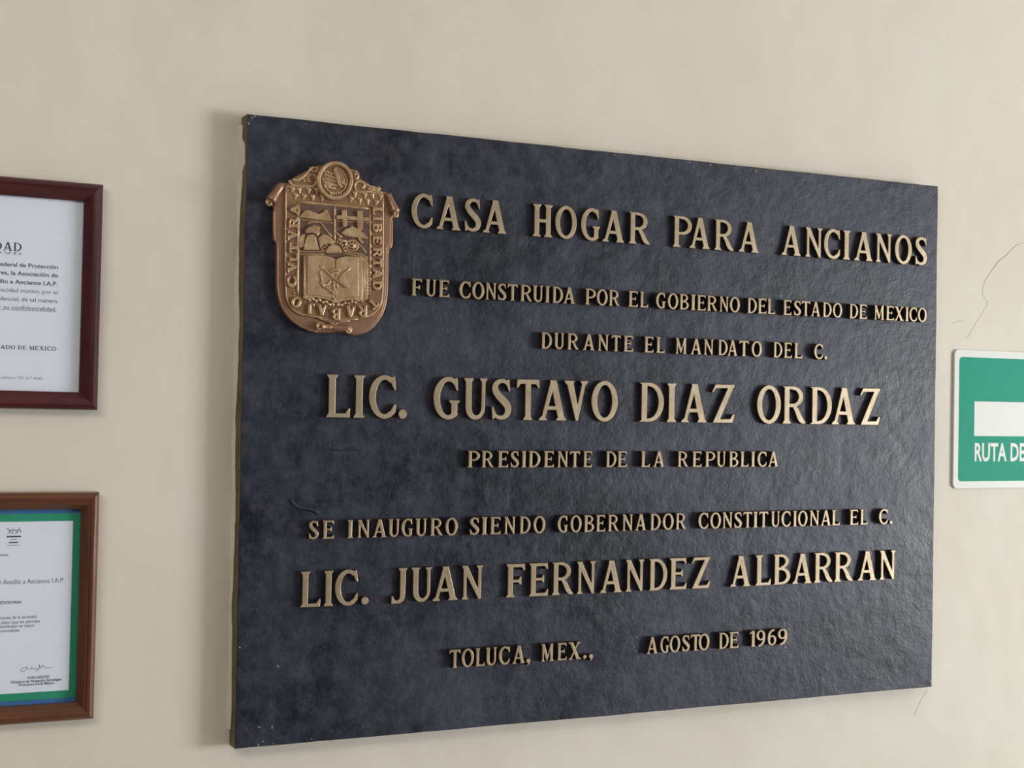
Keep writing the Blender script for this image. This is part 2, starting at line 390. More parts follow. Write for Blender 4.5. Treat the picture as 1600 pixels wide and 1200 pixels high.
# ------------------------------------------------------------ the plaque
PW, PH = 1.1303, 0.8
plaque = thing('memorial_plaque', (PW / 2, 0, ZB), 'large dark navy cast metal plaque with raised brass letters and a bronze coat of arms', 'plaque')
OFF = Vector((-PW / 2, 0, 0))
def plate_mesh():
    """slab with a slightly uneven cast outline and softened front edge"""
    random.seed(11)
    def edge(n, a, b, nx, nz, amp):
        out = []
        for i in range(n):
            t = i / n; j = (random.gauss(0, 1) * .25 + math.sin(t * 23 + a[0] * 9) * .5 + math.sin(t * 61 + 1) * .3) * amp
            if i == 0: j = 0
            out.append((a[0] + (b[0] - a[0]) * t + nx * j, a[1] + (b[1] - a[1]) * t + nz * j))
        return out
    l = (edge(70, (0, 0), (PW, 0), 0, 1, .0004) + edge(50, (PW, 0), (PW, PH), 1, 0, .0004)
         + edge(70, (PW, PH), (0, PH), 0, 1, .0004) + edge(60, (0, PH), (0, 0), 1, 0, .0006))
    return extrude_loops('plate', [l], 0.0, -TH, 0.0012, [M['navy'], M['plate_side'], M['navy']], True)
plate = link('plate', plate_mesh(), plaque, OFF)

LINES = [
 ('first', [["C",222.2,30.6,671.2,45.4],["A",258.1,35.6,671.2,45.4],["S",298.4,26.0,671.1,45.4],["A",326.3,35.7,671.1,45.4],["H",402.2,30.0,671.0,45.4],["O",436.8,34.1,671.0,45.4],["G",477.5,30.6,670.9,45.4],["A",511.9,35.8,670.9,45.3],["R",555.2,35.7,670.9,45.3],["P",628.8,32.4,670.8,45.3],["A",657.2,35.2,670.8,45.3],["R",700.4,34.9,670.7,45.3],["A",743.4,36.0,670.7,45.3],["A",820.6,35.8,670.6,45.3],["N",864.5,31.7,670.5,45.2],["C",899.5,31.3,670.5,45.2],["I",936.0,14.1,670.5,45.2],["A",957.6,36.4,670.5,45.2],["N",999.5,31.7,670.4,45.2],["O",1037.6,34.4,670.4,45.2],["S",1077.8,26.3,670.3,45.2]]),
 ('second', [["F",223.5,14.4,580.4,22.8],["U",243.6,14.4,580.4,22.8],["E",262.6,14.9,580.4,22.8],["C",292.1,16.8,580.4,22.8],["O",311.3,17.9,580.4,22.8],["N",331.1,15.9,580.4,22.8],["S",349.3,13.5,580.4,22.8],["T",364.2,15.4,580.4,22.8],["R",383.8,18.1,580.4,22.8],["U",403.0,15.1,580.4,22.8],["I",421.8,7.2,580.4,22.7],["D",433.2,16.4,580.4,22.7],["A",450.2,18.3,580.4,22.7],["P",485.2,16.5,580.4,22.7],["O",503.4,17.5,580.4,22.7],["R",523.1,17.5,580.4,22.7],["E",555.0,15.7,580.4,22.7],["L",574.0,13.5,580.4,22.7],["G",600.6,16.1,580.4,22.7],["O",620.4,17.8,580.4,22.7],["B",640.5,15.8,580.4,22.6],["I",659.7,8.1,580.3,22.6],["E",670.5,15.2,580.3,22.6],["R",687.9,17.8,580.3,22.6],["N",709.5,15.6,580.3,22.6],["O",727.5,17.8,580.3,22.6],["D",758.9,16.9,580.3,22.6],["E",777.8,15.6,580.3,22.6],["L",795.1,13.8,580.3,22.6],["E",824.0,15.2,580.3,22.6],["S",842.9,14.2,580.3,22.5],["T",857.1,16.9,580.3,22.5],["A",875.1,17.6,580.3,22.5],["D",897.4,16.8,580.3,22.5],["O",916.4,18.0,580.3,22.5],["D",948.4,16.6,580.3,22.5],["E",967.1,15.6,580.3,22.5],["M",996.6,19.8,580.3,22.5],["E",1019.8,16.0,580.3,22.5],["X",1036.4,19.0,580.3,22.5],["I",1058.0,7.3,580.3,22.4],["C",1066.2,16.0,580.3,22.4],["O",1083.6,18.1,580.3,22.4]]),
 ('third', [["D",417.1,16.4,516.5,22.7],["U",437.3,15.0,516.5,22.7],["R",457.8,18.3,516.4,22.8],["A",482.3,18.8,516.4,22.8],["N",506.4,16.8,516.4,22.8],["T",528.3,15.2,516.3,22.8],["E",548.3,15.3,516.3,22.8],["E",582.4,15.5,516.2,22.9],["L",602.4,14.0,516.2,22.9],["M",634.9,19.2,516.1,22.9],["A",660.5,18.6,516.1,22.9],["N",683.3,16.5,516.0,23.0],["D",708.3,16.5,516.0,23.0],["A",724.5,17.6,515.9,23.0],["T",744.9,17.8,515.9,23.0],["O",767.4,18.7,515.9,23.0],["D",807.1,16.0,515.8,23.1],["E",826.3,14.7,515.7,23.1],["L",845.1,15.2,515.7,23.1],["C",882.3,16.6,515.6,23.1],[".",901.4,5.6,515.6,23.2]]),
 ('fourth', [["L",109.4,32.4,417.8,55.8],["I",146.0,15.8,417.7,55.9],["C",167.3,38.0,417.7,55.9],[".",208.9,11.8,417.6,56.0],["G",258.4,38.1,417.5,56.0],["U",302.7,34.2,417.4,56.1],["S",343.0,31.9,417.4,56.2],["T",381.5,35.5,417.3,56.2],["A",415.9,43.3,417.2,56.3],["V",455.3,37.9,417.1,56.3],["O",498.7,42.8,417.1,56.4],["D",577.4,40.6,416.9,56.5],["I",622.8,16.6,416.8,56.6],["A",647.4,44.3,416.8,56.6],["Z",700.2,40.2,416.7,56.7],["O",780.1,43.7,416.6,56.8],["R",827.0,44.1,416.5,56.9],["D",878.6,40.5,416.4,56.9],["A",918.9,45.3,416.3,57.0],["Z",972.8,40.0,416.2,57.1]]),
 ('fifth', [["P",309.1,17.6,352.6,22.5],["R",329.7,18.1,352.6,22.5],["E",354.0,15.7,352.6,22.5],["S",372.7,13.6,352.5,22.5],["I",389.7,7.3,352.5,22.5],["D",400.5,18.1,352.5,22.5],["E",424.1,15.5,352.5,22.5],["N",445.1,16.5,352.5,22.5],["T",464.4,16.4,352.4,22.5],["E",486.1,14.0,352.4,22.6],["D",522.4,16.9,352.4,22.6],["E",541.4,15.2,352.4,22.6],["L",580.0,14.5,352.3,22.6],["A",600.0,18.9,352.3,22.6],["R",641.4,18.1,352.3,22.6],["E",666.5,16.0,352.2,22.6],["P",688.6,17.3,352.2,22.6],["U",708.6,15.4,352.2,22.7],["B",730.4,16.5,352.2,22.7],["L",750.4,14.8,352.1,22.7],["I",769.2,7.6,352.1,22.7],["C",780.9,16.5,352.1,22.7],["A",799.9,18.8,352.1,22.7]]),
 ('sixth', [["S",87.8,14.0,261.7,23.6],["E",106.6,15.6,261.7,23.6],["I",140.2,8.0,261.7,23.6],["N",153.8,16.8,261.7,23.6],["A",174.8,19.1,261.7,23.6],["U",196.9,15.2,261.7,23.6],["G",215.0,16.2,261.8,23.6],["U",235.2,15.6,261.8,23.6],["R",256.2,18.3,261.8,23.6],["O",278.0,18.0,261.8,23.6],["S",313.4,14.7,261.8,23.6],["I",331.3,8.2,261.8,23.6],["E",344.1,15.5,261.8,23.6],["N",364.9,17.0,261.8,23.6],["D",388.5,16.6,261.8,23.6],["O",409.6,18.4,261.8,23.5],["G",447.2,16.1,261.8,23.5],["O",467.3,17.6,261.8,23.5],["B",488.8,16.2,261.8,23.5],["E",508.2,14.8,261.8,23.5],["R",527.4,17.8,261.8,23.5],["N",550.6,17.1,261.9,23.5],["A",571.6,18.4,261.9,23.5],["D",596.8,17.3,261.9,23.5],["O",617.5,18.6,261.9,23.5],["R",639.7,17.9,261.9,23.5],["C",678.4,17.1,261.9,23.5],["O",698.8,18.9,261.9,23.5],["N",720.3,17.2,261.9,23.5],["S",740.5,14.7,261.9,23.5],["T",756.7,16.2,261.9,23.5],["I",774.9,7.9,261.9,23.5],["T",785.1,16.9,261.9,23.5],["U",807.2,15.5,261.9,23.5],["C",825.7,17.1,261.9,23.5],["I",847.2,7.3,261.9,23.5],["O",856.3,17.9,261.9,23.5],["N",878.0,17.8,262.0,23.5],["A",898.8,19.4,262.0,23.5],["L",920.1,15.3,262.0,23.5],["E",954.3,16.6,262.0,23.5],["L",974.6,14.2,262.0,23.5],["C",1011.1,17.7,262.0,23.4],[".",1032.1,5.8,262.0,23.4]]),
 ('seventh', [["L",79.4,27.0,174.6,45.8],["I",110.4,12.8,174.6,45.8],["C",125.6,31.4,174.6,45.8],[".",161.7,10.3,174.7,45.8],["J",203.4,22.6,174.7,45.8],["U",231.6,29.1,174.7,45.8],["A",261.9,36.5,174.7,45.8],["N",303.9,31.4,174.7,45.8],["F",370.6,28.7,174.7,45.8],["E",405.7,29.9,174.8,45.8],["R",441.0,34.4,174.8,45.8],["N",479.7,30.3,174.8,45.8],["A",517.1,35.8,174.8,45.8],["N",558.6,30.6,174.8,45.8],["D",597.2,31.1,174.8,45.8],["E",632.1,29.3,174.9,45.7],["Z",668.7,33.5,174.9,45.7],["A",737.1,35.9,174.9,45.7],["L",781.9,28.4,174.9,45.7],["B",814.2,31.5,174.9,45.7],["A",849.1,36.1,174.9,45.7],["R",889.5,36.3,175.0,45.7],["R",927.7,37.2,175.0,45.7],["A",972.9,36.2,175.0,45.7],["N",1015.5,31.6,175.0,45.7]]),
 ('eighth', [["T",287.1,16.2,84.2,24.5],["O",305.1,18.1,84.3,24.5],["L",325.6,14.0,84.3,24.5],["U",340.9,16.2,84.3,24.4],["C",360.3,16.6,84.4,24.4],["A",380.8,18.8,84.4,24.4],[",",401.1,7.9,84.5,24.3],["M",425.1,19.5,84.5,24.3],["E",450.0,14.9,84.6,24.2],["X",467.6,19.5,84.6,24.2],[".",490.6,5.5,84.6,24.1],[",",499.2,8.1,84.7,24.1],["A",594.0,18.2,84.9,24.0],["G",616.7,14.6,84.9,23.9],["O",632.3,18.1,84.9,23.9],["S",653.2,14.0,85.0,23.8],["T",668.1,17.0,85.0,23.8],["O",682.0,18.7,85.0,23.8],["D",717.1,17.3,85.1,23.7],["E",735.8,16.2,85.2,23.7],["1",771.6,11.6,85.2,23.6],["9",783.6,16.2,85.3,23.6],["6",803.7,16.0,85.3,23.6],["9",822.3,17.6,85.3,23.5]])]
LH = 0.009
for name, row in LINES:
    big = row[0][4] > 35
    LH = .0072 if big else .0095
    nominal = {'first': .0455, 'fourth': .0563, 'seventh': .0458}.get(name, .0230)
    for ch, x, w, z, h in row:
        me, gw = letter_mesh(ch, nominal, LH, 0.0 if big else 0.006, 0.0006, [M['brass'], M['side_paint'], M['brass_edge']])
        hh = h / 1000
        if ch in '.,': sx = (w / 1000) / gw; sz = hh / nominal
        else: sx = (w / 1000) / gw; sz = hh / nominal
        link('letter', me, plaque, OFF + Vector((x / 1000, -TH, z / 1000)), scale=(sx, 1, sz))

# paint runs, chips and scars on the plate
def tube_mesh(name, lines, r, mat, flat=0.8, seg=6, round_tips=True):
    """rounded ridges along poly-lines: lines of (x, y, z), section in the plane facing the viewer"""
    V = []; F = []
    for l in lines:
        P = [Vector(p) for p in l]
        if len(P) > 2:                                       # smooth with Catmull-Rom
            Q = []; E = [P[0]] + P + [P[-1]]
            for i in range(1, len(E) - 2):
                for k in range(3):
                    t = k / 3; p0, p1, p2, p3 = E[i - 1:i + 3]
                    Q.append(.5 * (2 * p1 + (p2 - p0) * t + (2 * p0 - 5 * p1 + 4 * p2 - p3) * t * t + (3 * p1 - p0 - 3 * p2 + p3) * t ** 3))
            P = Q + [P[-1]]
        b = len(V); n = len(P)
        for i, p in enumerate(P):
            d = P[min(i + 1, n - 1)] - P[max(i - 1, 0)]; d.y = 0
            if d.length < 1e-9: d = Vector((1, 0, 0))
            d.normalize(); s = Vector((-d.z, 0, d.x))
            rr = r * (0.55 if i in (0, n - 1) and n > 2 else 1)
            for k in range(seg):
                a = 2 * math.pi * k / seg
                V.append(p + s * rr * math.cos(a) + Vector((0, -1, 0)) * rr * flat * math.sin(a))
            if i:
                for k in range(seg):
                    k2 = (k + 1) % seg; F.append((b + (i - 1) * seg + k, b + (i - 1) * seg + k2, b + i * seg + k2, b + i * seg + k))
        F.append(tuple(b + k for k in range(seg))[::-1]); F.append(tuple(b + (n - 1) * seg + k for k in range(seg)))
    return mesh_from(name, [tuple(v) for v in V], F, [mat], True)
def on_plate(pts, y=0.0): return [(x / 1000 + OFF.x, -TH + y, z / 1000) for x, z in pts]
link('paint_ridge', tube_mesh('paint_ridge', [on_plate([(66, 314), (71, 306), (83, 301), (95, 299), (104, 294)])], .0032, M['navy'], .30), plaque)
link('paint_ridge', tube_mesh('paint_ridge', [on_plate([(116, 385), (118, 377), (134, 375), (149, 377), (164, 373)])], .0012, M['navy'], .3), plaque)
link('paint_ridge', tube_mesh('paint_ridge', [on_plate([(228, 640), (229, 620), (231, 600)])], .0010, M['navy'], .3), plaque)
CH = [(828.9, 114.3), (833.7, 116.5), (838.4, 117.8), (841.4, 114.5), (849.1, 112.5), (828.0, 110.1), (835.7, 109.7), (850.9, 93.6), (852.4, 90.4), (847.6, 85.9), (832.4, 79.8), (835.3, 77.2), (840.0, 80.9), (842.9, 79.2), (849.2, 106.3), (583.4, 108.0), (579.0, 94.9), (582.2, 88.1), (585.8, 79.6), (9.5, 798.0), (6.3, 795.8), (4.7, 792.9), (2.0, 788.2), (77.0, 795.3), (30.8, 24.9), (47.5, 23.5), (36.0, 6.7), (49.3, 2.5), (29.9, 2.2), (100.1, 4.2), (53.6, 100.6), (3.6, 127.2), (128.6, 12.5), (533.4, 796.4), (546.6, 796.7), (660.4, 796.8), (696.0, 796.4), (777.2, 794.0), (1047.0, 50.9), (1114.3, 11.3), (1127.5, 9.2)]
random.seed(8)
V = []; F = []
def sliver(x, z, s, a):
    b = len(V); n = 5
    for k in range(n):
        t = 2 * math.pi * k / n; u, w = s * math.cos(t) * random.uniform(.6, 1.3), s * .42 * math.sin(t) * random.uniform(.6, 1.3)
        V.append((x + u * math.cos(a) - w * math.sin(a), -TH - .0001, z + u * math.sin(a) + w * math.cos(a)))
    V.append((x, -TH - .0005, z))
    for k in range(n): F.append((b + k, b + (k + 1) % n, b + n))
for x, z in CH:
    sliver(x / 1000 + OFF.x, z / 1000, random.uniform(.0012, .0028), random.uniform(0, 3))
for k in range(60):
    sliver(random.uniform(.01, PW - .01) + OFF.x, random.uniform(.01, PH - .01), random.uniform(.0004, .0009), random.uniform(0, 3))
ch = link('paint_chips', mesh_from('paint_chips', V, F, [M['chip']]), plaque); ch['kind'] = 'stuff'
# old filler smeared between plate and wall along the left side
random.seed(21)
V = []; F = []; n = 90
for i in range(n + 1):
    z = .02 + .77 * i / n
    w = .0020 + .0012 * math.sin(i * .5) + .0012 * random.random(); d = .004 + .003 * math.sin(i * .23 + 1) + .002 * random.random()
    if 84 <= i <= 87: w += .001; d += .012
    V += [(-w - .001, 0.0002, ZB + z), (-w * .5, -d * .6, ZB + z), (.0005, -d, ZB + z)]
    if i: k = 3 * i; F += [(k - 3, k - 2, k + 1, k), (k - 2, k - 1, k + 2, k + 1)]
link('filler_smear', mesh_from('filler_smear', V, F, [M['wall']], True), wall)

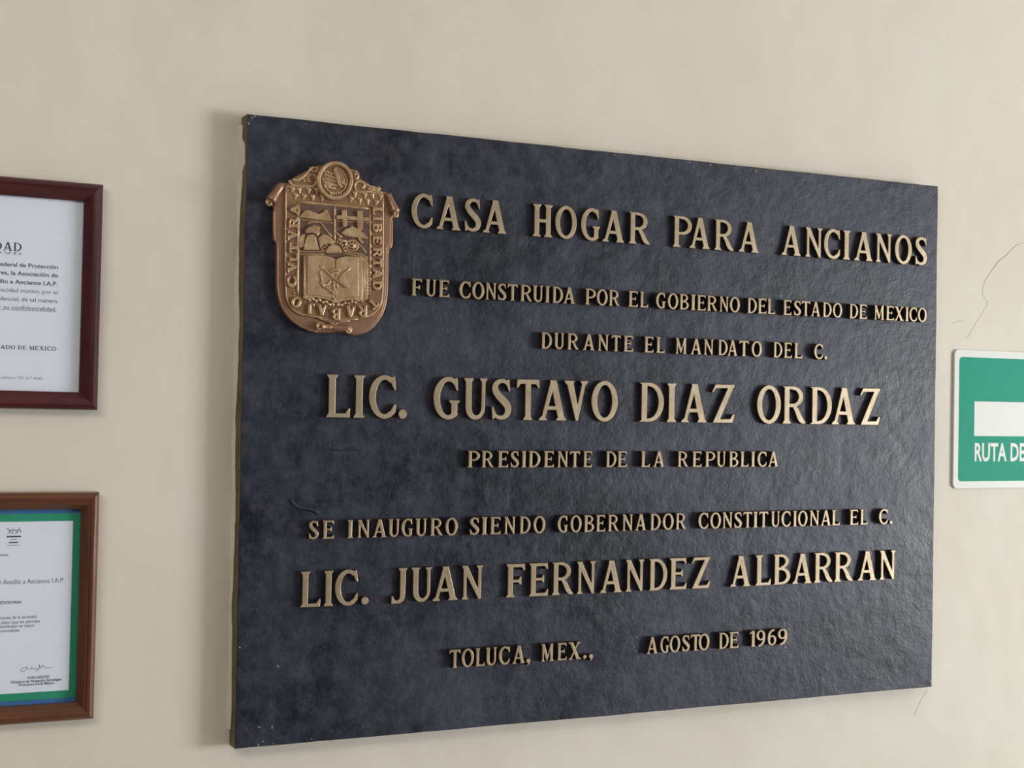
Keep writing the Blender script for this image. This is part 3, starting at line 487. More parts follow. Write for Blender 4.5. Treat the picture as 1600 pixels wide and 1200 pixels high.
# ------------------------------------------------------------ coat of arms
CREST = json.loads('''[
["slab","cartouche",0,10.5,4.2,"plate",[[[33.7,665.9],[34.6,642.1],[38.0,637.8],[39.0,609.4],[39.5,585.1],[41.4,571.0],[45.2,559.0],[51.7,548.1],[60.3,539.3],[71.0,532.6],[82.8,527.9],[94.6,525.9],[106.3,526.5],[119.3,527.8],[132.3,527.3],[141.1,524.9],[149.9,524.6],[160.8,528.3],[170.6,535.0],[179.3,545.1],[185.8,558.0],[189.3,572.8],[190.2,592.9],[190.0,618.1],[190.0,639.1],[195.3,644.1],[195.3,668.9],[195.7,680.5],[201.0,685.1],[198.1,696.5],[193.0,706.7],[187.4,714.7],[182.7,716.0],[159.4,714.5],[93.9,719.6],[49.4,716.0],[43.1,715.8],[36.5,712.9],[30.5,702.2],[25.7,692.7],[24.5,688.0],[29.5,685.9],[33.8,683.2]]]],
["slab","shield_panel",8,13,1.5,"panel",[[[47.9,711.4],[49.1,650.5],[50.0,585.5],[51.6,569.3],[57.1,557.4],[67.1,549.7],[81.6,546.6],[100.9,544.5],[111.7,541.3],[116.5,537.7],[121.4,541.6],[131.1,544.7],[150.7,546.6],[166.1,550.7],[176.5,560.6],[181.6,575.5],[181.7,617.4],[181.1,659.3],[180.0,713.8],[173.9,717.1],[163.9,720.9],[158.3,724.2],[151.2,727.1],[147.2,729.9],[144.8,736.4],[137.1,740.5],[127.3,740.7],[101.3,740.5],[92.3,741.4],[84.2,739.0],[78.9,734.9],[67.4,728.3],[58.0,722.5],[53.9,719.0]]]],
["roll","side_scroll",7,5,7.5,[42.8,712.0],[27.9,690.2],"plate"],
["roll","side_scroll",7,4.5,7,[186.7,712.4],[196.9,688.5],"plate"],
["roll","foot_scroll",9,5.5,4.2,[96.7,534.4],[111.8,534.0],"plate"],
["roll","foot_scroll",9,4.2,5.2,[111.8,534.0],[135.9,532.2],"plate"],
["tube","spiral",15,1.3,"gold",[[[30.5,690.3],[29.4,691.7],[27.9,692.4],[26.3,692.5],[24.7,692.0],[23.5,690.9],[22.8,689.5],[22.6,687.9],[23.0,686.5],[23.8,685.5],[24.9,684.8],[26.2,684.7],[27.3,685.1],[28.2,685.9],[28.8,686.9],[29.0,688.1],[28.7,689.1],[28.1,689.9],[27.3,690.3],[26.5,690.4],[25.7,690.1],[25.1,689.6],[24.7,688.9],[24.7,688.2],[24.8,687.6],[25.2,687.1],[25.7,686.9]]]],
["tube","spiral",15,1.3,"gold",[[[201.1,689.3],[200.1,691.2],[198.9,692.2],[197.5,692.4],[196.3,691.7],[195.3,690.4],[194.7,688.6],[194.5,686.6],[194.9,684.7],[195.6,683.3],[196.5,682.4],[197.5,682.2],[198.5,682.7],[199.3,683.7],[199.7,685.0],[199.8,686.5],[199.6,687.8],[199.1,688.9],[198.5,689.5],[197.7,689.6],[197.1,689.3],[196.6,688.6],[196.3,687.8],[196.2,686.8],[196.4,686.0],[196.7,685.4],[197.1,685.1]]]],
["tube","spiral",17,1.5,"gold",[[[99.5,536.3],[98.3,537.7],[96.8,538.6],[95.1,538.7],[93.6,538.2],[92.3,537.2],[91.6,535.8],[91.4,534.2],[91.8,532.8],[92.6,531.6],[93.8,531.0],[95.0,530.8],[96.2,531.2],[97.2,531.9],[97.8,533.0],[97.9,534.1],[97.6,535.1],[97.0,536.0],[96.2,536.4],[95.4,536.6],[94.5,536.3],[93.9,535.8],[93.6,535.1],[93.5,534.4],[93.6,533.8],[94.0,533.3],[94.5,533.0]]]],
["tube","spiral",17,1.5,"gold",[[[131.1,534.1],[130.8,532.2],[131.2,530.3],[132.0,528.8],[133.2,527.9],[134.5,527.6],[135.7,528.0],[136.7,528.9],[137.4,530.3],[137.6,531.8],[137.3,533.2],[136.7,534.4],[135.9,535.1],[134.9,535.3],[134.0,535.1],[133.2,534.4],[132.7,533.4],[132.6,532.4],[132.7,531.4],[133.2,530.6],[133.8,530.1],[134.4,529.9],[135.0,530.1],[135.5,530.5],[135.8,531.1],[135.8,531.8],[135.7,532.4]]]],
["tube","cartouche_rim",9.6,1.5,"plate",[[[34.8,681.2],[34.5,666.0],[35.6,642.7],[39.3,637.5],[40.2,609.5],[40.7,585.2],[42.7,571.5],[46.2,560.1],[52.7,549.6],[61.3,541.0],[72.0,534.5],[83.2,530.0],[94.5,527.7]],[[149.8,526.7],[160.8,530.8],[169.1,536.6],[177.7,547.0],[184.0,559.0],[187.5,573.4],[188.5,592.8],[188.4,618.0],[188.5,639.0],[193.7,644.8],[193.7,668.8],[194.0,679.4]]]],
["slab","medallion_disc",12,17,1,"panel",[[[134.2,724.6],[134.0,727.5],[133.4,730.3],[132.4,733.0],[131.1,735.5],[129.5,737.8],[127.6,739.8],[125.4,741.6],[123.0,743.0],[120.4,744.0],[117.7,744.7],[115.0,745.1],[112.1,745.0],[109.3,744.6],[106.6,743.8],[103.9,742.6],[101.5,741.1],[99.2,739.3],[97.1,737.2],[95.3,734.8],[93.8,732.3],[92.6,729.6],[91.8,726.8],[91.3,723.9],[91.1,721.0],[91.4,718.1],[92.0,715.3],[92.9,712.7],[94.2,710.2],[95.8,707.9],[97.7,705.8],[99.8,704.1],[102.2,702.7],[104.8,701.6],[107.4,700.9],[110.2,700.5],[113.0,700.5],[115.8,700.9],[118.6,701.7],[121.2,702.9],[123.8,704.4],[126.1,706.2],[128.2,708.3],[130.0,710.6],[131.5,713.2],[132.8,715.9],[133.6,718.7],[134.1,721.6]]]],
["slab","medallion_ring",12,21,1.8,"gold",[[[135.7,724.4],[135.5,727.1],[134.9,729.9],[134.1,732.5],[133.0,735.0],[131.6,737.3],[130.0,739.5],[128.1,741.4],[126.0,743.1],[123.8,744.5],[121.4,745.7],[118.8,746.5],[116.2,747.0],[113.5,747.3],[110.7,747.2],[108.0,746.8],[105.4,746.1],[102.8,745.1],[100.3,743.8],[97.9,742.3],[95.7,740.5],[93.8,738.4],[92.0,736.2],[90.5,733.8],[89.2,731.3],[88.3,728.6],[87.6,725.9],[87.2,723.1],[87.1,720.3],[87.3,717.6],[87.8,714.9],[88.6,712.3],[89.7,709.8],[91.0,707.5],[92.6,705.3],[94.5,703.4],[96.5,701.7],[98.8,700.3],[101.1,699.1],[103.7,698.3],[106.3,697.7],[109.0,697.4],[111.7,697.5],[114.4,697.8],[117.1,698.5],[119.7,699.5],[122.2,700.8],[124.6,702.3],[126.8,704.1],[128.8,706.1],[130.6,708.3],[132.2,710.8],[133.4,713.3],[134.4,716.0],[135.2,718.7],[135.6,721.5]],[[130.7,723.9],[130.4,726.5],[129.9,729.1],[129.0,731.5],[127.9,733.7],[126.4,735.8],[124.7,737.6],[122.7,739.2],[120.6,740.4],[118.3,741.4],[115.9,742.0],[113.4,742.3],[110.8,742.3],[108.3,741.9],[105.8,741.1],[103.5,740.1],[101.2,738.8],[99.2,737.1],[97.3,735.2],[95.7,733.2],[94.3,730.9],[93.3,728.5],[92.5,725.9],[92.1,723.3],[92.0,720.7],[92.2,718.2],[92.7,715.7],[93.6,713.3],[94.7,711.0],[96.2,709.0],[97.9,707.2],[99.8,705.6],[101.9,704.3],[104.2,703.3],[106.6,702.7],[109.1,702.4],[111.6,702.4],[114.1,702.8],[116.6,703.5],[119.0,704.5],[121.3,705.8],[123.4,707.5],[125.2,709.3],[126.9,711.4],[128.2,713.7],[129.3,716.2],[130.1,718.7],[130.6,721.3]]]],
["tube","eagle_feathers",16.8,1.5,"gold",[[[95.4,735.3],[97.2,734.2],[98.7,732.5]],[[97.2,730.5],[99.0,729.4],[100.5,727.7]],[[98.4,725.3],[100.1,724.2],[101.7,722.5]],[[101.1,720.1],[102.8,719.0],[104.4,717.3]],[[99.8,734.3],[101.5,733.2],[103.0,731.5]],[[101.1,729.4],[102.8,728.3],[104.3,726.6]],[[102.2,724.8],[103.9,723.7],[105.5,722.0]],[[103.9,719.0],[105.6,717.9],[107.1,716.1]],[[103.5,732.7],[105.3,731.6],[106.8,729.8]],[[105.1,728.6],[106.8,727.5],[108.4,725.8]],[[106.1,723.2],[107.8,722.1],[109.3,720.4]],[[108.2,718.2],[110.0,717.1],[111.5,715.3]],[[107.3,732.6],[109.0,731.5],[110.5,729.8]],[[108.5,727.1],[110.3,726.0],[111.8,724.3]],[[110.0,722.9],[111.7,721.8],[113.3,720.0]],[[111.5,718.1],[113.3,717.1],[114.8,715.3]],[[111.0,730.8],[112.8,729.7],[114.3,727.9]],[[112.1,726.6],[113.9,725.5],[115.4,723.8]],[[114.2,721.5],[115.9,720.4],[117.5,718.7]]]],
["slab","eagle_body",16.5,19.5,1.3,"gold",[[[109.3,737.8],[111.6,740.5],[113.8,739.0],[114.7,735.8],[117.0,731.0],[118.8,724.6],[120.2,718.5],[122.9,713.8],[119.0,713.5],[115.5,716.1],[113.3,722.1],[111.4,728.1],[109.1,733.7]]]],
["tube","eagle_wing",16.8,1.5,"gold",[[[115.3,738.6],[120.1,736.5],[124.1,732.3],[126.3,727.1],[127.8,721.0]],[[116.6,734.6],[120.6,732.0],[123.3,727.3],[124.5,721.6],[125.2,716.3]],[[118.0,731.0],[121.2,725.0],[122.6,718.5]]]],
["tube","cactus",16.8,1.6,"gold",[[[95.7,725.0],[97.5,720.6],[100.2,717.9]],[[98.4,719.4],[102.3,716.1],[107.1,714.4]],[[100.9,722.1],[104.9,718.7],[110.1,716.7]],[[100.2,713.8],[106.7,712.3],[113.2,713.2]],[[97.2,716.5],[99.8,714.2]]]],
["tube","wreath",17.5,1.2,"gold",[[[97.9,714.4],[98.4,713.6],[98.9,712.7],[99.5,711.9],[100.1,711.2],[100.7,710.4],[101.4,709.8],[102.2,709.1],[103.0,708.6],[103.8,708.1],[104.7,707.6],[105.6,707.2],[106.5,706.9],[107.4,706.6],[108.4,706.3]],[[116.6,707.0],[118.2,707.7],[119.7,708.5],[121.2,709.5],[122.5,710.6],[123.8,711.9],[124.9,713.3],[125.8,714.8],[126.6,716.4],[127.3,718.1],[127.8,719.8],[128.0,721.5],[128.2,723.3],[128.1,725.0],[127.9,726.7]]]],
["tube","pedestal_bars",17.5,1.5,"gold",[[[106.1,708.9],[106.5,702.7]],[[109.6,709.2],[109.9,703.0]],[[113.0,709.4],[113.4,703.3]],[[116.5,709.7],[116.8,703.5]],[[119.5,709.9],[119.8,703.8]]]],
["tube","acanthus_scroll",13,1.9,"gold",[[[52.0,718.7],[55.1,713.5],[60.0,712.3],[71.6,713.2],[81.1,713.0],[86.4,715.4],[88.4,721.8],[86.2,726.7],[81.5,728.4],[76.6,725.9],[75.2,721.7],[77.8,718.8],[81.0,719.7]],[[71.4,723.4],[76.0,723.4],[79.9,721.1]],[[56.2,720.1],[60.9,719.5],[66.1,721.3],[71.3,725.5],[77.6,732.1],[80.7,736.1],[85.5,738.1]],[[81.8,735.6],[82.2,732.5],[84.4,731.1]],[[86.4,737.4],[89.2,736.2],[87.8,732.6],[84.4,731.1]],[[68.2,723.2],[71.4,720.4],[72.8,717.4]]]],
["tube","acanthus_scroll",13,1.9,"gold",[[[179.2,711.5],[173.6,713.1],[165.8,714.6],[158.1,712.3],[147.1,711.0],[141.6,712.7],[140.0,717.7],[141.4,722.6],[145.8,725.1],[150.8,724.2],[153.5,720.9],[151.8,717.2],[148.1,717.3]],[[155.7,722.1],[161.3,719.4],[167.9,718.5],[174.7,714.9]],[[138.9,738.4],[142.7,736.0],[144.5,731.6],[142.0,727.7],[138.4,729.0]],[[139.6,735.4],[140.6,732.3]],[[158.1,715.0],[162.4,717.5],[168.0,715.8]],[[172.3,720.3],[175.3,716.4]]]],
["bell","blossom",13,[55.9,705.4]],
["bell","blossom",13,[65.8,705.4]],
["bell","blossom",13,[78.1,706.0]],
["bell","blossom",13,[89.2,706.4]],
["bell","blossom",13,[60.5,697.6]],
["bell","blossom",13,[71.5,697.7]],
["bell","blossom",13,[83.8,697.8]],
["bell","blossom",13,[95.8,698.1]],
["bell","blossom",13,[140.3,705.9]],
["bell","blossom",13,[153.9,705.7]],
["bell","blossom",13,[164.9,706.2]],
["bell","blossom",13,[175.6,705.3]],
["bell","blossom",13,[134.7,699.3]],
["bell","blossom",13,[147.4,698.6]],
["bell","blossom",13,[158.0,698.1]],
["bell","blossom",13,[169.5,697.7]],
["slab","scene_field",11,13.4,0.3,"patina",[[[65.9,692.0],[66.8,623.1],[67.8,572.1],[81.0,570.7],[100.3,568.5],[115.4,564.1],[130.5,568.9],[152.3,571.0],[163.7,574.6],[163.0,633.0],[161.5,690.3],[136.8,691.2],[112.9,691.5],[89.3,691.7]]]],
["tube","field_frame",13,1.9,"gold",[[[65.2,692.3],[65.4,661.7],[65.6,631.1],[65.8,600.5],[66.3,572.0]],[[65.2,692.3],[89.0,691.8],[112.7,691.6],[136.6,691.1],[161.2,690.4]],[[113.3,691.4],[113.7,669.1],[114.3,642.3]],[[161.6,690.2],[163.1,637.1],[163.8,576.7]]]],
["slab","mountain_range",13,16,1,"gold",[[[66.5,673.4],[69.6,677.7],[72.7,681.4],[79.0,682.5],[82.7,680.7],[86.9,679.8],[91.9,678.1],[96.1,680.4],[99.7,684.4],[102.7,684.2],[106.3,677.7],[109.9,669.9],[99.5,670.0],[86.7,670.7],[76.0,671.6],[66.5,671.7]]]],
["tube","horizon_line",13.4,1,"gold",[[[66.6,669.5],[83.1,669.1],[98.1,668.9],[112.3,668.2]],[[115.3,671.3],[128.3,671.4],[145.7,671.8],[161.2,672.1]]]],
["tube","volcano_slope",13.4,1.6,"gold",[[[76.7,664.5],[83.0,667.4],[90.5,667.9],[94.1,667.7],[99.2,661.9],[104.2,656.1],[110.2,650.3]]]],
["slab","pyramid_bell",13,18,2,"gold",[[[72.0,630.7],[72.9,637.3],[74.3,642.5],[76.3,649.4],[79.0,651.4],[84.3,651.7],[88.2,648.5],[90.0,640.4],[92.1,634.4],[92.8,631.6]]]],
["slab","bell_cap",13,17.5,1.6,"gold",[[[74.9,651.8],[73.3,655.7],[77.9,660.5],[84.2,663.0],[91.1,662.7],[94.9,660.9],[91.8,657.8],[93.4,654.6],[90.5,648.7],[87.0,651.5],[82.3,653.3]]]],
["slab","hill",13,15.5,1.2,"gold",[[[66.3,639.2],[66.5,646.3],[70.3,650.6],[74.5,651.9],[73.6,642.7],[72.7,634.5],[66.8,633.1]],[[94.0,634.8],[93.3,649.1],[97.9,653.1],[104.4,651.9],[109.8,648.1],[112.7,644.6],[112.8,639.0],[104.6,641.6],[98.2,639.1]]]],
["tube","valley_line",13.4,1.2,"gold",[[[66.9,629.1],[81.7,629.6],[98.8,630.7],[105.2,632.3]],[[67.0,625.4],[83.9,626.1],[101.0,627.5]],[[82.2,659.8],[87.5,661.6],[92.8,661.1]],[[80.1,657.0],[86.5,659.0],[93.5,658.3]],[[93.1,649.2],[94.3,641.1],[96.6,634.0],[100.5,633.2]]]],
["slab","glyph_posts",13,17,1,"gold",[[[115.2,678.2],[122.3,678.9],[122.2,685.5],[128.7,686.0],[129.3,678.6],[143.2,678.4],[143.1,686.3],[150.5,686.8],[150.7,678.5],[159.0,678.7],[159.1,673.1],[151.2,673.1],[151.0,663.1],[147.1,658.7],[144.0,661.0],[143.3,673.0],[129.4,673.7],[129.5,664.8],[124.1,663.8],[123.3,673.2],[115.3,673.1]]]],
["slab","fort_hill",13,16.5,1.6,"gold",[[[121.2,655.4],[127.6,661.6],[133.6,663.7],[136.2,666.7],[141.7,664.2],[147.3,660.8],[152.1,658.1],[156.2,654.2],[159.8,651.3],[156.3,650.2],[145.2,651.6],[134.3,651.7],[126.7,652.8]]]],
["tube","cannon",14,2,"gold",[[[115.8,656.8],[119.1,652.9],[123.9,650.7]],[[117.5,649.1],[124.0,646.0],[130.5,646.4]],[[145.6,655.7],[146.8,650.6],[149.1,647.6],[152.0,644.7]]]],
["tube","cannon_wheel",14,1.4,"gold",[[[146.0,641.2],[145.7,642.9],[144.8,644.4],[143.4,645.7],[141.6,646.7],[139.4,647.2],[137.2,647.3],[134.9,646.9],[132.8,646.1],[131.1,644.9],[129.7,643.5],[128.9,641.8],[128.6,640.1],[128.9,638.4],[129.8,636.9],[131.2,635.6],[133.1,634.6],[135.2,634.1],[137.4,634.0],[139.7,634.4],[141.8,635.2],[143.6,636.3],[144.9,637.8],[145.8,639.5],[146.0,641.2]],[[129.9,642.2],[144.8,638.0]],[[130.4,637.1],[144.2,644.2]],[[133.9,646.0],[140.7,634.6]],[[139.8,646.8],[134.8,634.5]],[[129.0,639.7],[146.0,641.4]]]],
["tube","ground_line",13.4,1.3,"gold",[[[125.7,634.8],[135.5,631.3],[148.7,630.4],[160.9,625.5]],[[127.3,630.3],[137.8,628.5],[150.9,627.0],[159.8,622.7]],[[146.2,644.4],[151.8,638.5],[157.4,632.6]]]],
["slab","sun",13,17.5,2,"gold",[[[123.3,629.8],[123.2,631.3],[122.9,632.7],[122.4,634.0],[121.8,635.3],[121.0,636.4],[120.0,637.5],[118.9,638.4],[117.7,639.1],[116.4,639.7],[115.1,640.1],[113.7,640.3],[112.3,640.3],[110.9,640.1],[109.5,639.7],[108.2,639.2],[107.0,638.4],[105.8,637.6],[104.8,636.5],[103.9,635.4],[103.1,634.1],[102.5,632.8],[102.1,631.4],[101.8,629.9],[101.8,628.5]]]],
["tube","sun_rays",13.4,1.4,"gold",[[[125.8,632.8],[130.3,633.7]],[[124.8,636.1],[128.9,638.0]],[[122.9,638.9],[126.3,641.7]],[[120.3,641.0],[122.8,644.6]],[[117.2,642.3],[118.5,646.3]],[[113.8,642.7],[113.9,646.8]],[[110.4,642.1],[109.2,646.1]],[[107.3,640.6],[104.9,644.1]],[[104.6,638.4],[101.3,641.0]],[[102.7,635.5],[98.7,637.1]],[[101.6,632.2],[97.1,632.7]]]],
["slab","book_cover",12.5,16,0.8,"gold",[[[72.3,623.6],[73.4,569.1],[88.7,571.3],[103.7,569.6],[116.2,565.0],[129.6,569.1],[147.0,570.6],[160.2,571.8],[159.7,620.1],[152.5,626.3],[128.5,626.5],[115.6,621.6],[102.6,625.8],[87.6,625.7]]]],
["slab","book_page",15.5,18,1.2,"gold",[[[76.8,623.3],[89.1,625.2],[101.9,625.2],[110.1,623.2],[113.2,620.3],[114.2,569.5],[105.1,572.0],[92.2,573.8],[77.8,573.5]]]],
["slab","book_page",15.5,18,1.2,"gold",[[[114.5,619.8],[118.1,623.3],[127.8,625.9],[140.8,626.7],[145.7,625.7],[147.3,574.4],[135.3,574.0],[124.5,571.7],[115.5,569.2]]]],
["tube","page_edge",15.5,1,"gold",[[[74.4,622.9],[75.4,572.3],[88.6,572.9],[103.6,571.2],[115.3,566.8]],[[149.9,624.7],[151.7,573.5],[138.2,572.8],[125.2,570.1]],[[153.6,622.8],[155.7,573.0]]]],
["tube","crossed_tools",18,2,"gold",[[[93.3,609.4],[98.6,607.7],[106.3,601.3],[113.9,595.6],[122.0,590.4]],[[92.8,610.8],[95.8,612.0],[98.4,608.9]],[[93.8,605.7],[95.2,597.6],[97.5,590.6],[101.4,585.7]],[[121.8,600.1],[127.8,605.6],[135.5,611.8]],[[105.1,603.3],[110.4,607.1],[115.8,608.6],[120.2,606.2]],[[107.4,600.3],[112.7,603.7],[118.1,603.0]],[[101.4,585.7],[105.4,589.6],[108.5,594.2]],[[100.1,586.0],[105.6,581.8],[111.0,579.6]],[[112.8,594.5],[112.6,586.2],[113.6,580.1]],[[108.6,592.2],[115.1,589.4],[117.8,584.4]],[[94.7,591.5],[99.1,584.5]]]],
["slab","tool_head",17.5,20.5,1.2,"gold",[[[120.5,599.9],[124.8,601.6],[127.9,596.2],[132.4,588.8],[131.6,586.1],[127.7,585.3],[120.7,589.6],[118.9,594.7]]]],
["slab","tool_head",17.5,20.5,1.2,"gold",[[[108.4,579.4],[113.1,583.1],[117.4,581.2],[117.9,577.2],[114.5,574.3],[110.2,575.8]]]],
["tube","book_marker",18,1.3,"gold",[[[109.5,575.8],[112.4,571.9],[114.8,568.3]]]],
["tube","laurel_garland",14,2.1,"gold",[[[74.7,570.9],[78.5,568.4]],[[79.2,568.9],[83.1,566.5]],[[83.7,570.8],[87.6,568.4]],[[88.3,568.4],[92.1,565.9]],[[92.8,569.8],[96.7,567.3]],[[97.4,566.9],[101.3,564.4]],[[101.9,567.8],[105.8,565.3]],[[106.5,564.4],[110.5,561.9]],[[111.1,564.8],[115.0,562.3]],[[118.7,562.1],[121.7,565.3]],[[123.3,561.5],[126.2,564.7]],[[127.8,564.2],[130.7,567.5]],[[132.3,563.7],[135.3,566.9]],[[136.9,566.4],[139.9,569.6]],[[141.5,565.8],[144.5,569.1]],[[146.0,568.6],[149.0,571.8]],[[150.6,568.0],[153.6,571.3]],[[155.2,570.8],[158.2,574.0]],[[156.5,613.1],[160.4,616.4]],[[156.6,609.1],[160.5,612.5]],[[156.7,605.2],[160.6,608.5]],[[156.8,601.2],[160.7,604.6]],[[156.9,597.3],[160.8,600.6]],[[156.9,593.3],[160.8,596.7]],[[157.0,589.4],[160.9,592.7]],[[157.1,585.4],[161.0,588.7]],[[157.2,581.5],[161.1,584.8]],[[157.2,577.5],[161.1,580.8]]]],
["tube","garland_stem",13,1.2,"gold",[[[74.5,569.9],[91.6,568.1],[104.5,564.6],[115.8,561.0]],[[117.5,561.1],[134.8,564.9],[158.8,571.2]]]],
["tube","foot_leaf",12.5,1.7,"gold",[[[102.8,544.0],[111.5,540.2],[116.3,537.3],[122.3,541.7],[134.2,544.6],[148.4,546.0]],[[119.1,539.1],[126.6,541.8],[137.5,543.1]],[[94.7,544.6],[105.0,542.2],[113.7,538.0]]]],
["tube","panel_rim",12.6,1.4,"gold",[[[48.6,710.4],[48.8,670.8],[49.4,630.1],[50.3,585.5],[51.9,569.3],[57.6,557.8],[67.4,550.5],[81.4,547.6],[100.7,545.3]],[[179.4,712.6],[180.5,659.2],[180.8,617.3],[181.0,575.4],[175.9,561.6],[165.5,551.7],[150.6,547.4]],[[48.6,710.4],[63.4,711.0],[88.8,712.6]],[[138.6,710.8],[158.4,711.6],[179.5,711.6]]]],
["glyph","motto_letter","A",58.6,681.0,9.0,12.5,90],
["glyph","motto_letter","R",57.9,664.8,10.2,13.3,90],
["glyph","motto_letter","V",57.0,648.8,11.1,12.6,90],
["glyph","motto_letter","T",58.6,632.6,9.5,12.4,90],
["glyph","motto_letter","L",59.2,620.4,9.5,9.5,90],
["glyph","motto_letter","V",57.4,607.7,10.7,12.8,90],
["glyph","motto_letter","C",57.3,589.4,11.0,13.2,90],
["glyph","motto_letter","L",170.9,687.7,11.4,10.0,270],
["glyph","motto_letter","I",171.1,677.7,11.4,5.0,270],
["glyph","motto_letter","B",171.4,665.8,11.3,11.2,270],
["glyph","motto_letter","E",171.6,649.7,11.3,10.8,270],
["glyph","motto_letter","R",172.0,633.8,11.3,11.5,270],
["glyph","motto_letter","T",172.2,620.2,11.4,10.7,270],
["glyph","motto_letter","A",172.4,606.3,11.7,12.8,270],
["glyph","motto_letter","D",172.4,590.6,11.7,11.8,270],
["glyph","motto_letter","T",167.7,566.4,10.8,12.2,225],
["glyph","motto_letter","R",153.0,556.3,12.5,13.9,180],
["glyph","motto_letter","A",136.8,555.0,12.3,13.4,180],
["glyph","motto_letter","B",117.3,550.8,11.0,14.1,180],
["glyph","motto_letter","A",98.3,555.4,12.2,12.8,180],
["glyph","motto_letter","J",83.3,556.0,8.2,13.0,180],
["glyph","motto_letter","O",63.7,563.6,11.6,12.7,150],
["tube","motto_dot",13,2,"gold",[[[59.9,576.1],[62.4,575.5]]]]]''')
def cl(pts): return [(x / 1000 + OFF.x, z / 1000) for x, z in pts]
crest = None
MM = {'plate': M['plate'], 'panel': M['panel'], 'gold': M['gold'], 'patina': M['patina']}
def cone_mesh(name, a, b, r0, r1, mat, seg=20, rings=6):
    a, b = Vector(a), Vector(b); d = (b - a).normalized(); up = Vector((0, -1, 0)); s = d.cross(up).normalized(); V = []; F = []
    for i in range(rings + 1):
        t = i / rings; r = r0 + (r1 - r0) * t - .0009 * math.sin(math.pi * t); p = a.lerp(b, t)
        for k in range(seg): an = 2 * math.pi * k / seg; V.append(tuple(p + s * r * math.cos(an) + up * r * math.sin(an)))
        if i:
            for k in range(seg): k2 = (k + 1) % seg; F.append(((i - 1) * seg + k, (i - 1) * seg + k2, i * seg + k2, i * seg + k))
    F.append(tuple(range(seg))[::-1]); F.append(tuple(rings * seg + k for k in range(seg)))
    me = mesh_from(name, V, F, [mat], True)
    for p in me.polygons:
        if len(p.vertices) > 4: p.use_smooth = False
    return me
def bell_mesh(mat):
    prof = [(0, 0.0), (.0042, 0), (.0036, .002), (.0022, .004), (.0018, .0062), (.0009, .0078)]
    V = []; F = []; seg = 10
    for i, (r, z) in enumerate(prof):
        for k in range(seg): a = 2 * math.pi * k / seg; V.append((r * math.cos(a), -.6 * r * math.sin(a), .0045 - z))
        if i:
            for k in range(seg): k2 = (k + 1) % seg; F.append(((i - 1) * seg + k, (i - 1) * seg + k2, i * seg + k2, i * seg + k))
    return mesh_from('blossom', V, F, [mat], True)
BELL = bell_mesh(M['gold'])
for d in CREST:
    k, name = d[0], d[1]
    if k == 'slab':
        _, _, h0, h1, bev, mat, loops = d
        me = extrude_loops(name, [cl(l) for l in loops], -TH - (h0 - 1) / 1000, -TH - h1 / 1000, bev / 1000, [MM[mat]], res=3)
        if name == 'cartouche':
            crest = link('coat_of_arms', me, plaque); crest['label'] = 'bronze relief coat of arms on a scrolled shield'
        else: link(name, me, crest)
    elif k == 'tube':
        _, _, h, r, mat, lines = d
        link(name, tube_mesh(name, [[(x, -TH - (h) / 1000, z) for x, z in cl(l)] for l in lines], r / 1000, MM[mat], .9), crest)
    elif k == 'roll':
        _, _, h, r0, r1, a, b, mat = d
        (ax, az), (bx, bz) = cl([a, b])
        link(name, cone_mesh(name, (ax, -TH - (h + r0) / 1000, az), (bx, -TH - (h + r1) / 1000, bz), r0 / 1000, r1 / 1000, MM[mat]), crest)
    elif k == 'bell':
        (x, z), = cl([d[3]])
        link(name, BELL, crest, (x, -TH - .0130, z), rot=(0, random.uniform(-.3, .3), 0))
    elif k == 'glyph':
        _, _, c, cx, cz, w, h, rot = d
        if rot in (90, 270): gw, gh = h, w
        else: gw, gh = w, h
        me, nw = letter_mesh(c, .0135, .0038, .042, .0009, [M['gold'], M['gold'], M['gold']], False)
        sx, sz = gw / 1000 / nw, gh / 1000 / .0135
        a = -math.radians(rot)
        # centre the glyph on its spot
        ox, oz = nw / 2 * sx, .0135 / 2 * sz
        px = cx / 1000 + OFF.x - (ox * math.cos(a) + oz * math.sin(a)); pz = cz / 1000 - (-ox * math.sin(a) + oz * math.cos(a))
        link(name, me, crest, (px, -TH - .013, pz), rot=(0, a, 0), scale=(sx, 1, sz))

# ------------------------------------------------------------ flat print
def text_mesh(s, bold=0.0, space=1.0, thick=0.0):
    cu = bpy.data.curves.new('t', 'FONT'); cu.body = s; cu.offset = bold; cu.space_character = space; cu.resolution_u = 3; cu.extrude = thick
    ob = bpy.data.objects.new('t', cu); COL.objects.link(ob)
    me = bpy.data.meshes.new_from_object(ob); me.shade_flat(); bpy.data.objects.remove(ob); bpy.data.curves.remove(cu)
    return me
def bounds(me):
    xs = [v.co.x for v in me.vertices]; return min(xs), max(xs)
def printed(name, full, xr, zbase, cap, mat, parent, org, y, tail=None, tail_x=None, bold=0.012, thick=.00008):
    """one printed line, right end at xr; its tail (last words) starts at tail_x, which fixes the width"""
    me = text_mesh(full, bold); a, b = bounds(me); k = 1.0 * cap / .70
    sx = k
    if tail:
        t = text_mesh(tail, bold); ta, tb = bounds(t); sx = (xr - tail_x) / (tb - ta); bpy.data.meshes.remove(t)
    for v in me.vertices:
        x, z = v.co.x, v.co.y
        v.co = ((x - b) * sx + xr - org[0], y, z * k + zbase - org[2])
    me.materials.clear(); me.materials.append(mat)
    for p in me.polygons: p.material_index = 0
    me.update()
    return link(name, me, parent)
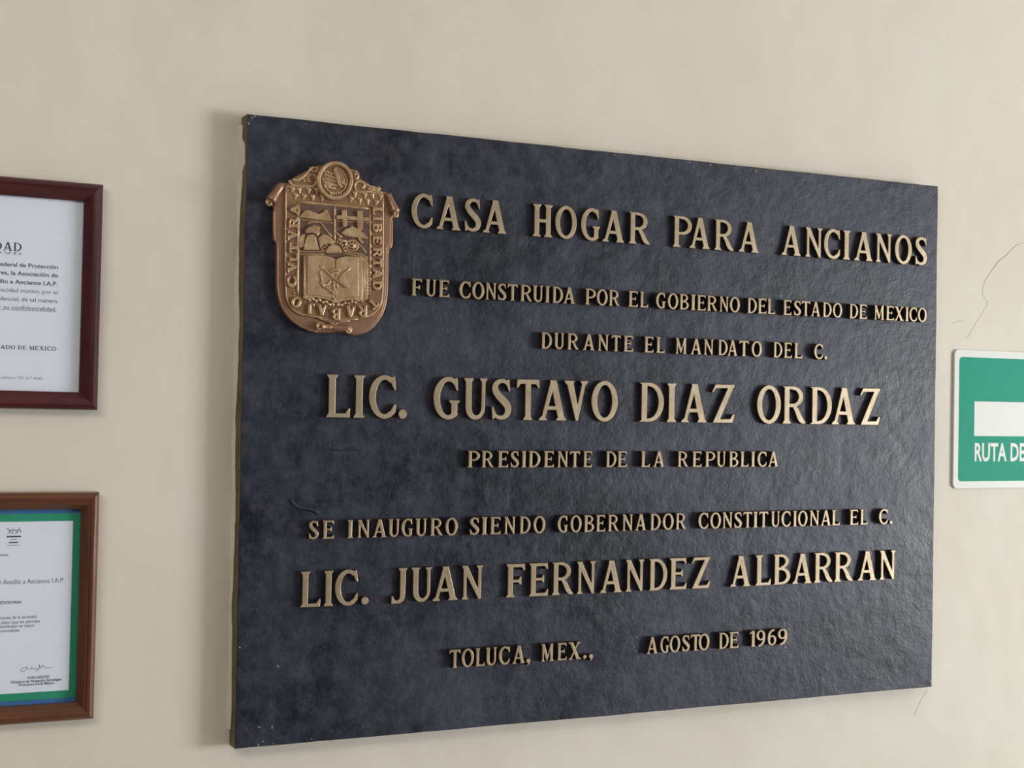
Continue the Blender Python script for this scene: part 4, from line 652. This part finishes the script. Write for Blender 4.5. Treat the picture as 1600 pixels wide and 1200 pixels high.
def printed_caps(name, s, xr, xl_tail, ntail, zbase, h, mat, parent, org, y, gap=.10, bold=-0.004):
    """a line in the same serif capitals, flat"""
    adv = [(.35 if c == ' ' else outline(c, bold)[1] + gap) for c in s]
    tot = sum(adv) - gap; sx = (xr - xl_tail) / ((sum(adv[-ntail:]) - gap) * h)
    x = xr - tot * h * sx; V = []; loops = []
    for c, a in zip(s, adv):
        if c != ' ':
            for l in outline(c, bold)[0]: loops.append([(x + px * h * sx - org[0], zbase + pz * h - org[2]) for px, pz in l])
        x += a * h * sx
    me = extrude_loops(name, loops, y + .00005, y - .00005, 0, [mat], res=0)
    return link(name, me, parent)

# ------------------------------------------------------------ framed documents
def rail_mesh(L, prof, mat):
    V = []; F = []; n = len(prof)
    for e in (0, 1):
        for u, h in prof: V.append((u if e == 0 else L - u, -h, u))
    for i in range(n):
        j = (i + 1) % n; F.append((i, j, n + j, n + i))
    F.append(tuple(range(n))[::-1]); F.append(tuple(range(n, 2 * n)))
    me = mesh_from('rail', V, F, [mat]);  return me
def framed(name, x1, z0, w, h, prof, mat, label, tilt):
    root = thing(name, (x1 - w / 2, 0, z0), label, 'picture frame', rot=(0, tilt, 0))
    hw = w / 2
    for L, loc, a in ((w, (-hw, 0, 0), 0), (h, (hw, 0, 0), -90), (w, (hw, 0, h), 180), (h, (-hw, 0, h), 90)):
        o = link('frame_rail', rail_mesh(L, prof, mat), root, loc, (0, math.radians(a), 0))
    link('backing_board', box_mesh('backing_board', (-hw + .012, -.004, .012), (hw - .012, -.001, h - .012), M['backing']), root)
    return root
mm = lambda *a: [(x / 1000, y / 1000) for x, y in a]
UP = mm((0, 0), (0, 15.5), (1, 18.5), (3.5, 20.8), (6.5, 21.5), (9.5, 20.9), (12, 19.4), (14.2, 17.6), (17.5, 14.6), (20.5, 11.5), (21.5, 10.5), (21.5, 0))
LO = mm((0, 0), (0, 15), (1, 18), (3.2, 20.3), (6, 21.2), (9, 20.8), (11, 19.0), (12.2, 19.2), (15.5, 17.2), (18.5, 14), (20, 12.6), (20.5, 12), (20.5, 0))

# upper frame
x1, z0, w, h = -0.1750, ZB + 0.4238, 0.362, 0.2750
up = framed('framed_notice', x1, z0, w, h, UP, M['maroon'], 'upper framed notice, white sheet of black print in a glossy maroon frame', math.radians(.3))
org = (x1 - w / 2, 0, z0)
doc = link('document', box_mesh('document', (-w / 2 + .019, -.0062, .019), (w / 2 - .0185, -.0042, h - .019), M['paper']), up)
yy = -.00625
for s, n, xl, xr, zb, cp in (('PRIVACIDAD', 3, -.2985, -.2667, .6118, .0104), ('ESTADO DE MEXICO', 9, -.2679, -.2237, .4946, .0050)):
    printed_caps('text_line', s, xr, xl, n, ZB + zb, cp, M['ink'], doc, org, yy)
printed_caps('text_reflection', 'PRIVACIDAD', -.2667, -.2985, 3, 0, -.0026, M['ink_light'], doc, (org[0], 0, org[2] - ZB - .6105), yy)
for full, tail, xl, xr, zb, m_, b_ in (
    ('Ley Federal de Protección', 'Protección', -.2585, -.2244, .5934, 'ink', .022), ('Particulares, la Asociación de', 'Asociación de', -.2709, -.2239, .5834, 'ink', .022),
    ('de Auxilio a Ancianos I.A.P.', 'Ancianos I.A.P.', -.2734, -.2244, .5731, 'ink', .022), ('de privacidad motivo por el', 'motivo por el', -.2665, -.2241, .5629, 'ink_light', .012),
    ('confidencial; de tal manera', 'de tal manera', -.2651, -.2239, .5525, 'ink', .004), ('tratar su confidencialidad.', 'confidencialidad.', -.2763, -.2249, .5424, 'ink', .004),
    ('Teléfono: 722 217 8645', '722 217 8645', -.2677, -.2392, .4594, 'ink_light', .004)):
    printed('text_line', full, xr, ZB + zb, .0048 if zb > .5 else .0031, M[m_], doc, org, yy, tail, xl, b_)
link('underline', box_mesh('underline', (-.2920 - org[0], -.0063, ZB + .5414 - org[2]), (-.2249 - org[0], -.0061, ZB + .5418 - org[2]), M['ink']), doc)
link('glass_pane', box_mesh('glass_pane', (-w / 2 + .0185, -.0100, .0185), (w / 2 - .0185, -.0085, h - .0185), M['glass']), up)

# lower frame
x1, z0, w, h = -0.1718, ZB + 0.0500, 0.362, 0.2745
lo = framed('framed_certificate', x1, z0, w, h, LO, M['walnut'], 'lower framed certificate with green and blue border in a varnished brown wood frame', math.radians(.3))
org = (x1 - w / 2, 0, z0)
def rel(x, z): return x - org[0], ZB + z - org[2]
def card(name, xr, zb, zt, ya, yb, mat, parent):
    a, b = rel(xr, zb); c, d = rel(xr, zt); return link(name, box_mesh(name, (-a + .0, -yb, b), (a, -ya, d), mat), parent)
card('blue_border', -.1885, .0655, .3070, .0042, .0052, M['blue_card'], lo)
card('green_border', -.1906, .0758, .2984, .0052, .0060, M['green_card'], lo)
doc = card('certificate', -.2006, .0850, .2893, .0060, .0070, M['paper'], lo)
yy = -.00705
printed('text_line', 'Presente', -.2743, ZB + .2488, .0030, M['ink'], doc, org, yy, bold=.01)
for full, tail, xl, xr, zb, cp, b_ in (
    ('Fundación de Auxilio a Ancianos I.A.P.', 'Auxilio a Ancianos I.A.P.', -.2796, -.2095, .2152, .0058, .0),
    ('GESTIÓN PARA', 'PARA', -.2679, -.2578, .1918, .0034, .03),
    ('aportaciones de la sociedad', 'sociedad', -.2574, -.2405, .1738, .0037, .01), ('a largo plazo que les permita', 'permita', -.2522, -.2364, .1682, .0037, .01),
    ('y contribuyan en mayor', 'en mayor', -.2600, -.2420, .1634, .0037, .01), ('sus comunidades.', 'comunidades.', -.2830, -.2587, .1583, .0037, .01),
    ('OLIVIA GARDUÑO', 'OLIVIA GARDUÑO', -.2492, -.2234, .1012, .0030, .03),
    ('Directora de Planeación Estratégica', 'Directora de Planeación Estratégica', -.2674, -.2093, .0971, .0030, .03),
    ('Promotora Social México', 'Promotora Social México', -.2586, -.2177, .0934, .0030, .03)):
    printed('text_line', full, xr, ZB + zb, cp, M['ink'], doc, org, yy, tail, xl, b_)
SIG = [[(-248.2, 115.4), (-253.2, 115.0), (-256.5, 113.1), (-255.7, 110.4), (-252.2, 111.0), (-249.2, 115.0), (-250.2, 113.0), (-244.2, 113.1), (-244.8, 116.3), (-243.2, 113.0), (-237.1, 113.4), (-237.6, 111.1), (-240.6, 110.8)], [(-237.0, 112.6), (-235.1, 113.3), (-236.2, 117.8), (-233.6, 113.5), (-231.1, 117.0), (-229.0, 113.4), (-219.4, 113.6)]]
link('signature', tube_mesh('signature', [[(x / 1000 - org[0], yy, ZB + z / 1000 - org[2]) for x, z in l] for l in SIG], .00028, M['ink'], .3), doc)
# small emblem: three linked little figures over four short lines
def L2(pts): return [(x / 1000 - org[0], yy, ZB + z / 1000 - org[2]) for x, z in pts]
em = [[(-276.5, 281), (-275, 280), (-273, 278.5), (-271, 279), (-268.5, 279.5), (-266, 278), (-263, 280), (-261, 278), (-260.6, 276)],
      [(-276, 275.5), (-274.5, 276.5), (-273, 278.5)], [(-273, 276), (-270.5, 275.8), (-269.8, 278)], [(-268, 275.6), (-265, 276), (-264, 278.6)],
      [(-263.6, 282), (-262, 281.5)], [(-276.6, 282), (-275.6, 281.6)], [(-270, 281.4), (-269.4, 280.6)]]
link('emblem', tube_mesh('emblem', [L2(l) for l in em], .00045, M['ink'], .2), doc)
for a, b, z, t, k in ((-277, -260.5, 271.6, .9, 'ink'), (-272.8, -264.9, 268.1, .5, 'ink_light'), (-274.4, -263.8, 264.6, .7, 'ink'), (-276.5, -261.4, 261.3, .35, 'ink_light')):
    link('emblem_caption', box_mesh('emblem_caption', (a / 1000 - org[0], yy - .00005, ZB + (z - t) / 1000 - org[2]), (b / 1000 - org[0], yy + .0001, ZB + (z + t) / 1000 - org[2]), M[k]), doc)
link('glass_pane', box_mesh('glass_pane', (-w / 2 + .0175, -.0110, .0175), (w / 2 - .0175, -.0095, h - .0175), M['glass']), lo)

# ------------------------------------------------------------ evacuation sign
def rrect(x0, z0, x1, z1, r, n=6):
    out = []
    for cx, cz, a0 in ((x1 - r, z0 + r, -90), (x1 - r, z1 - r, 0), (x0 + r, z1 - r, 90), (x0 + r, z0 + r, 180)):
        for k in range(n + 1): a = math.radians(a0 + 90 * k / n); out.append((cx + r * math.cos(a), cz + r * math.sin(a)))
    return out
SX, SZ = 1.1912, ZB + .3136; SW, SH = .385, .2275
sign = thing('evacuation_sign', (SX + SW / 2, 0, SZ), 'green and white evacuation route sign with rounded corners, right of the plaque', 'sign')
hw = SW / 2
link('sign_board', extrude_loops('sign_board', [rrect(-hw, 0, hw, SH, .009)], 0, -.004, .0006, [M['sign_white']]), sign)
link('green_panel', extrude_loops('green_panel', [rrect(-hw + .0105, .0118, hw - .0105, SH - .0120, .006)], -.0039, -.0042, 0, [M['sign_green']]), sign)
ax0, az0, az1 = 1.2345 - SX - hw, .0862, .1432; azm = (az0 + az1) / 2
arrow = [(ax0, az0), (ax0 + .185, az0), (ax0 + .185, az0 - .022), (ax0 + .268, azm), (ax0 + .185, az1 + .022), (ax0 + .185, az1), (ax0, az1)]
link('arrow', extrude_loops('arrow', [arrow], -.0041, -.0045, 0, [M['sign_white']]), sign)
me = text_mesh('RUTA DE EVACUACIÓN', .026, 1.02, .004); t = text_mesh('RUTA', .026, 1.02, .004)
a, b = bounds(t); k = .0702 / (b - a)
for v in me.vertices: v.co = ((v.co.x - a) * k + 1.2362 - SX - hw, -.0043 - v.co.z * .04, v.co.y * .0294 / .71 + .0455)
me.materials.clear(); me.materials.append(M['sign_white'])
for p in me.polygons: p.material_index = 0
link('sign_text', me, sign)
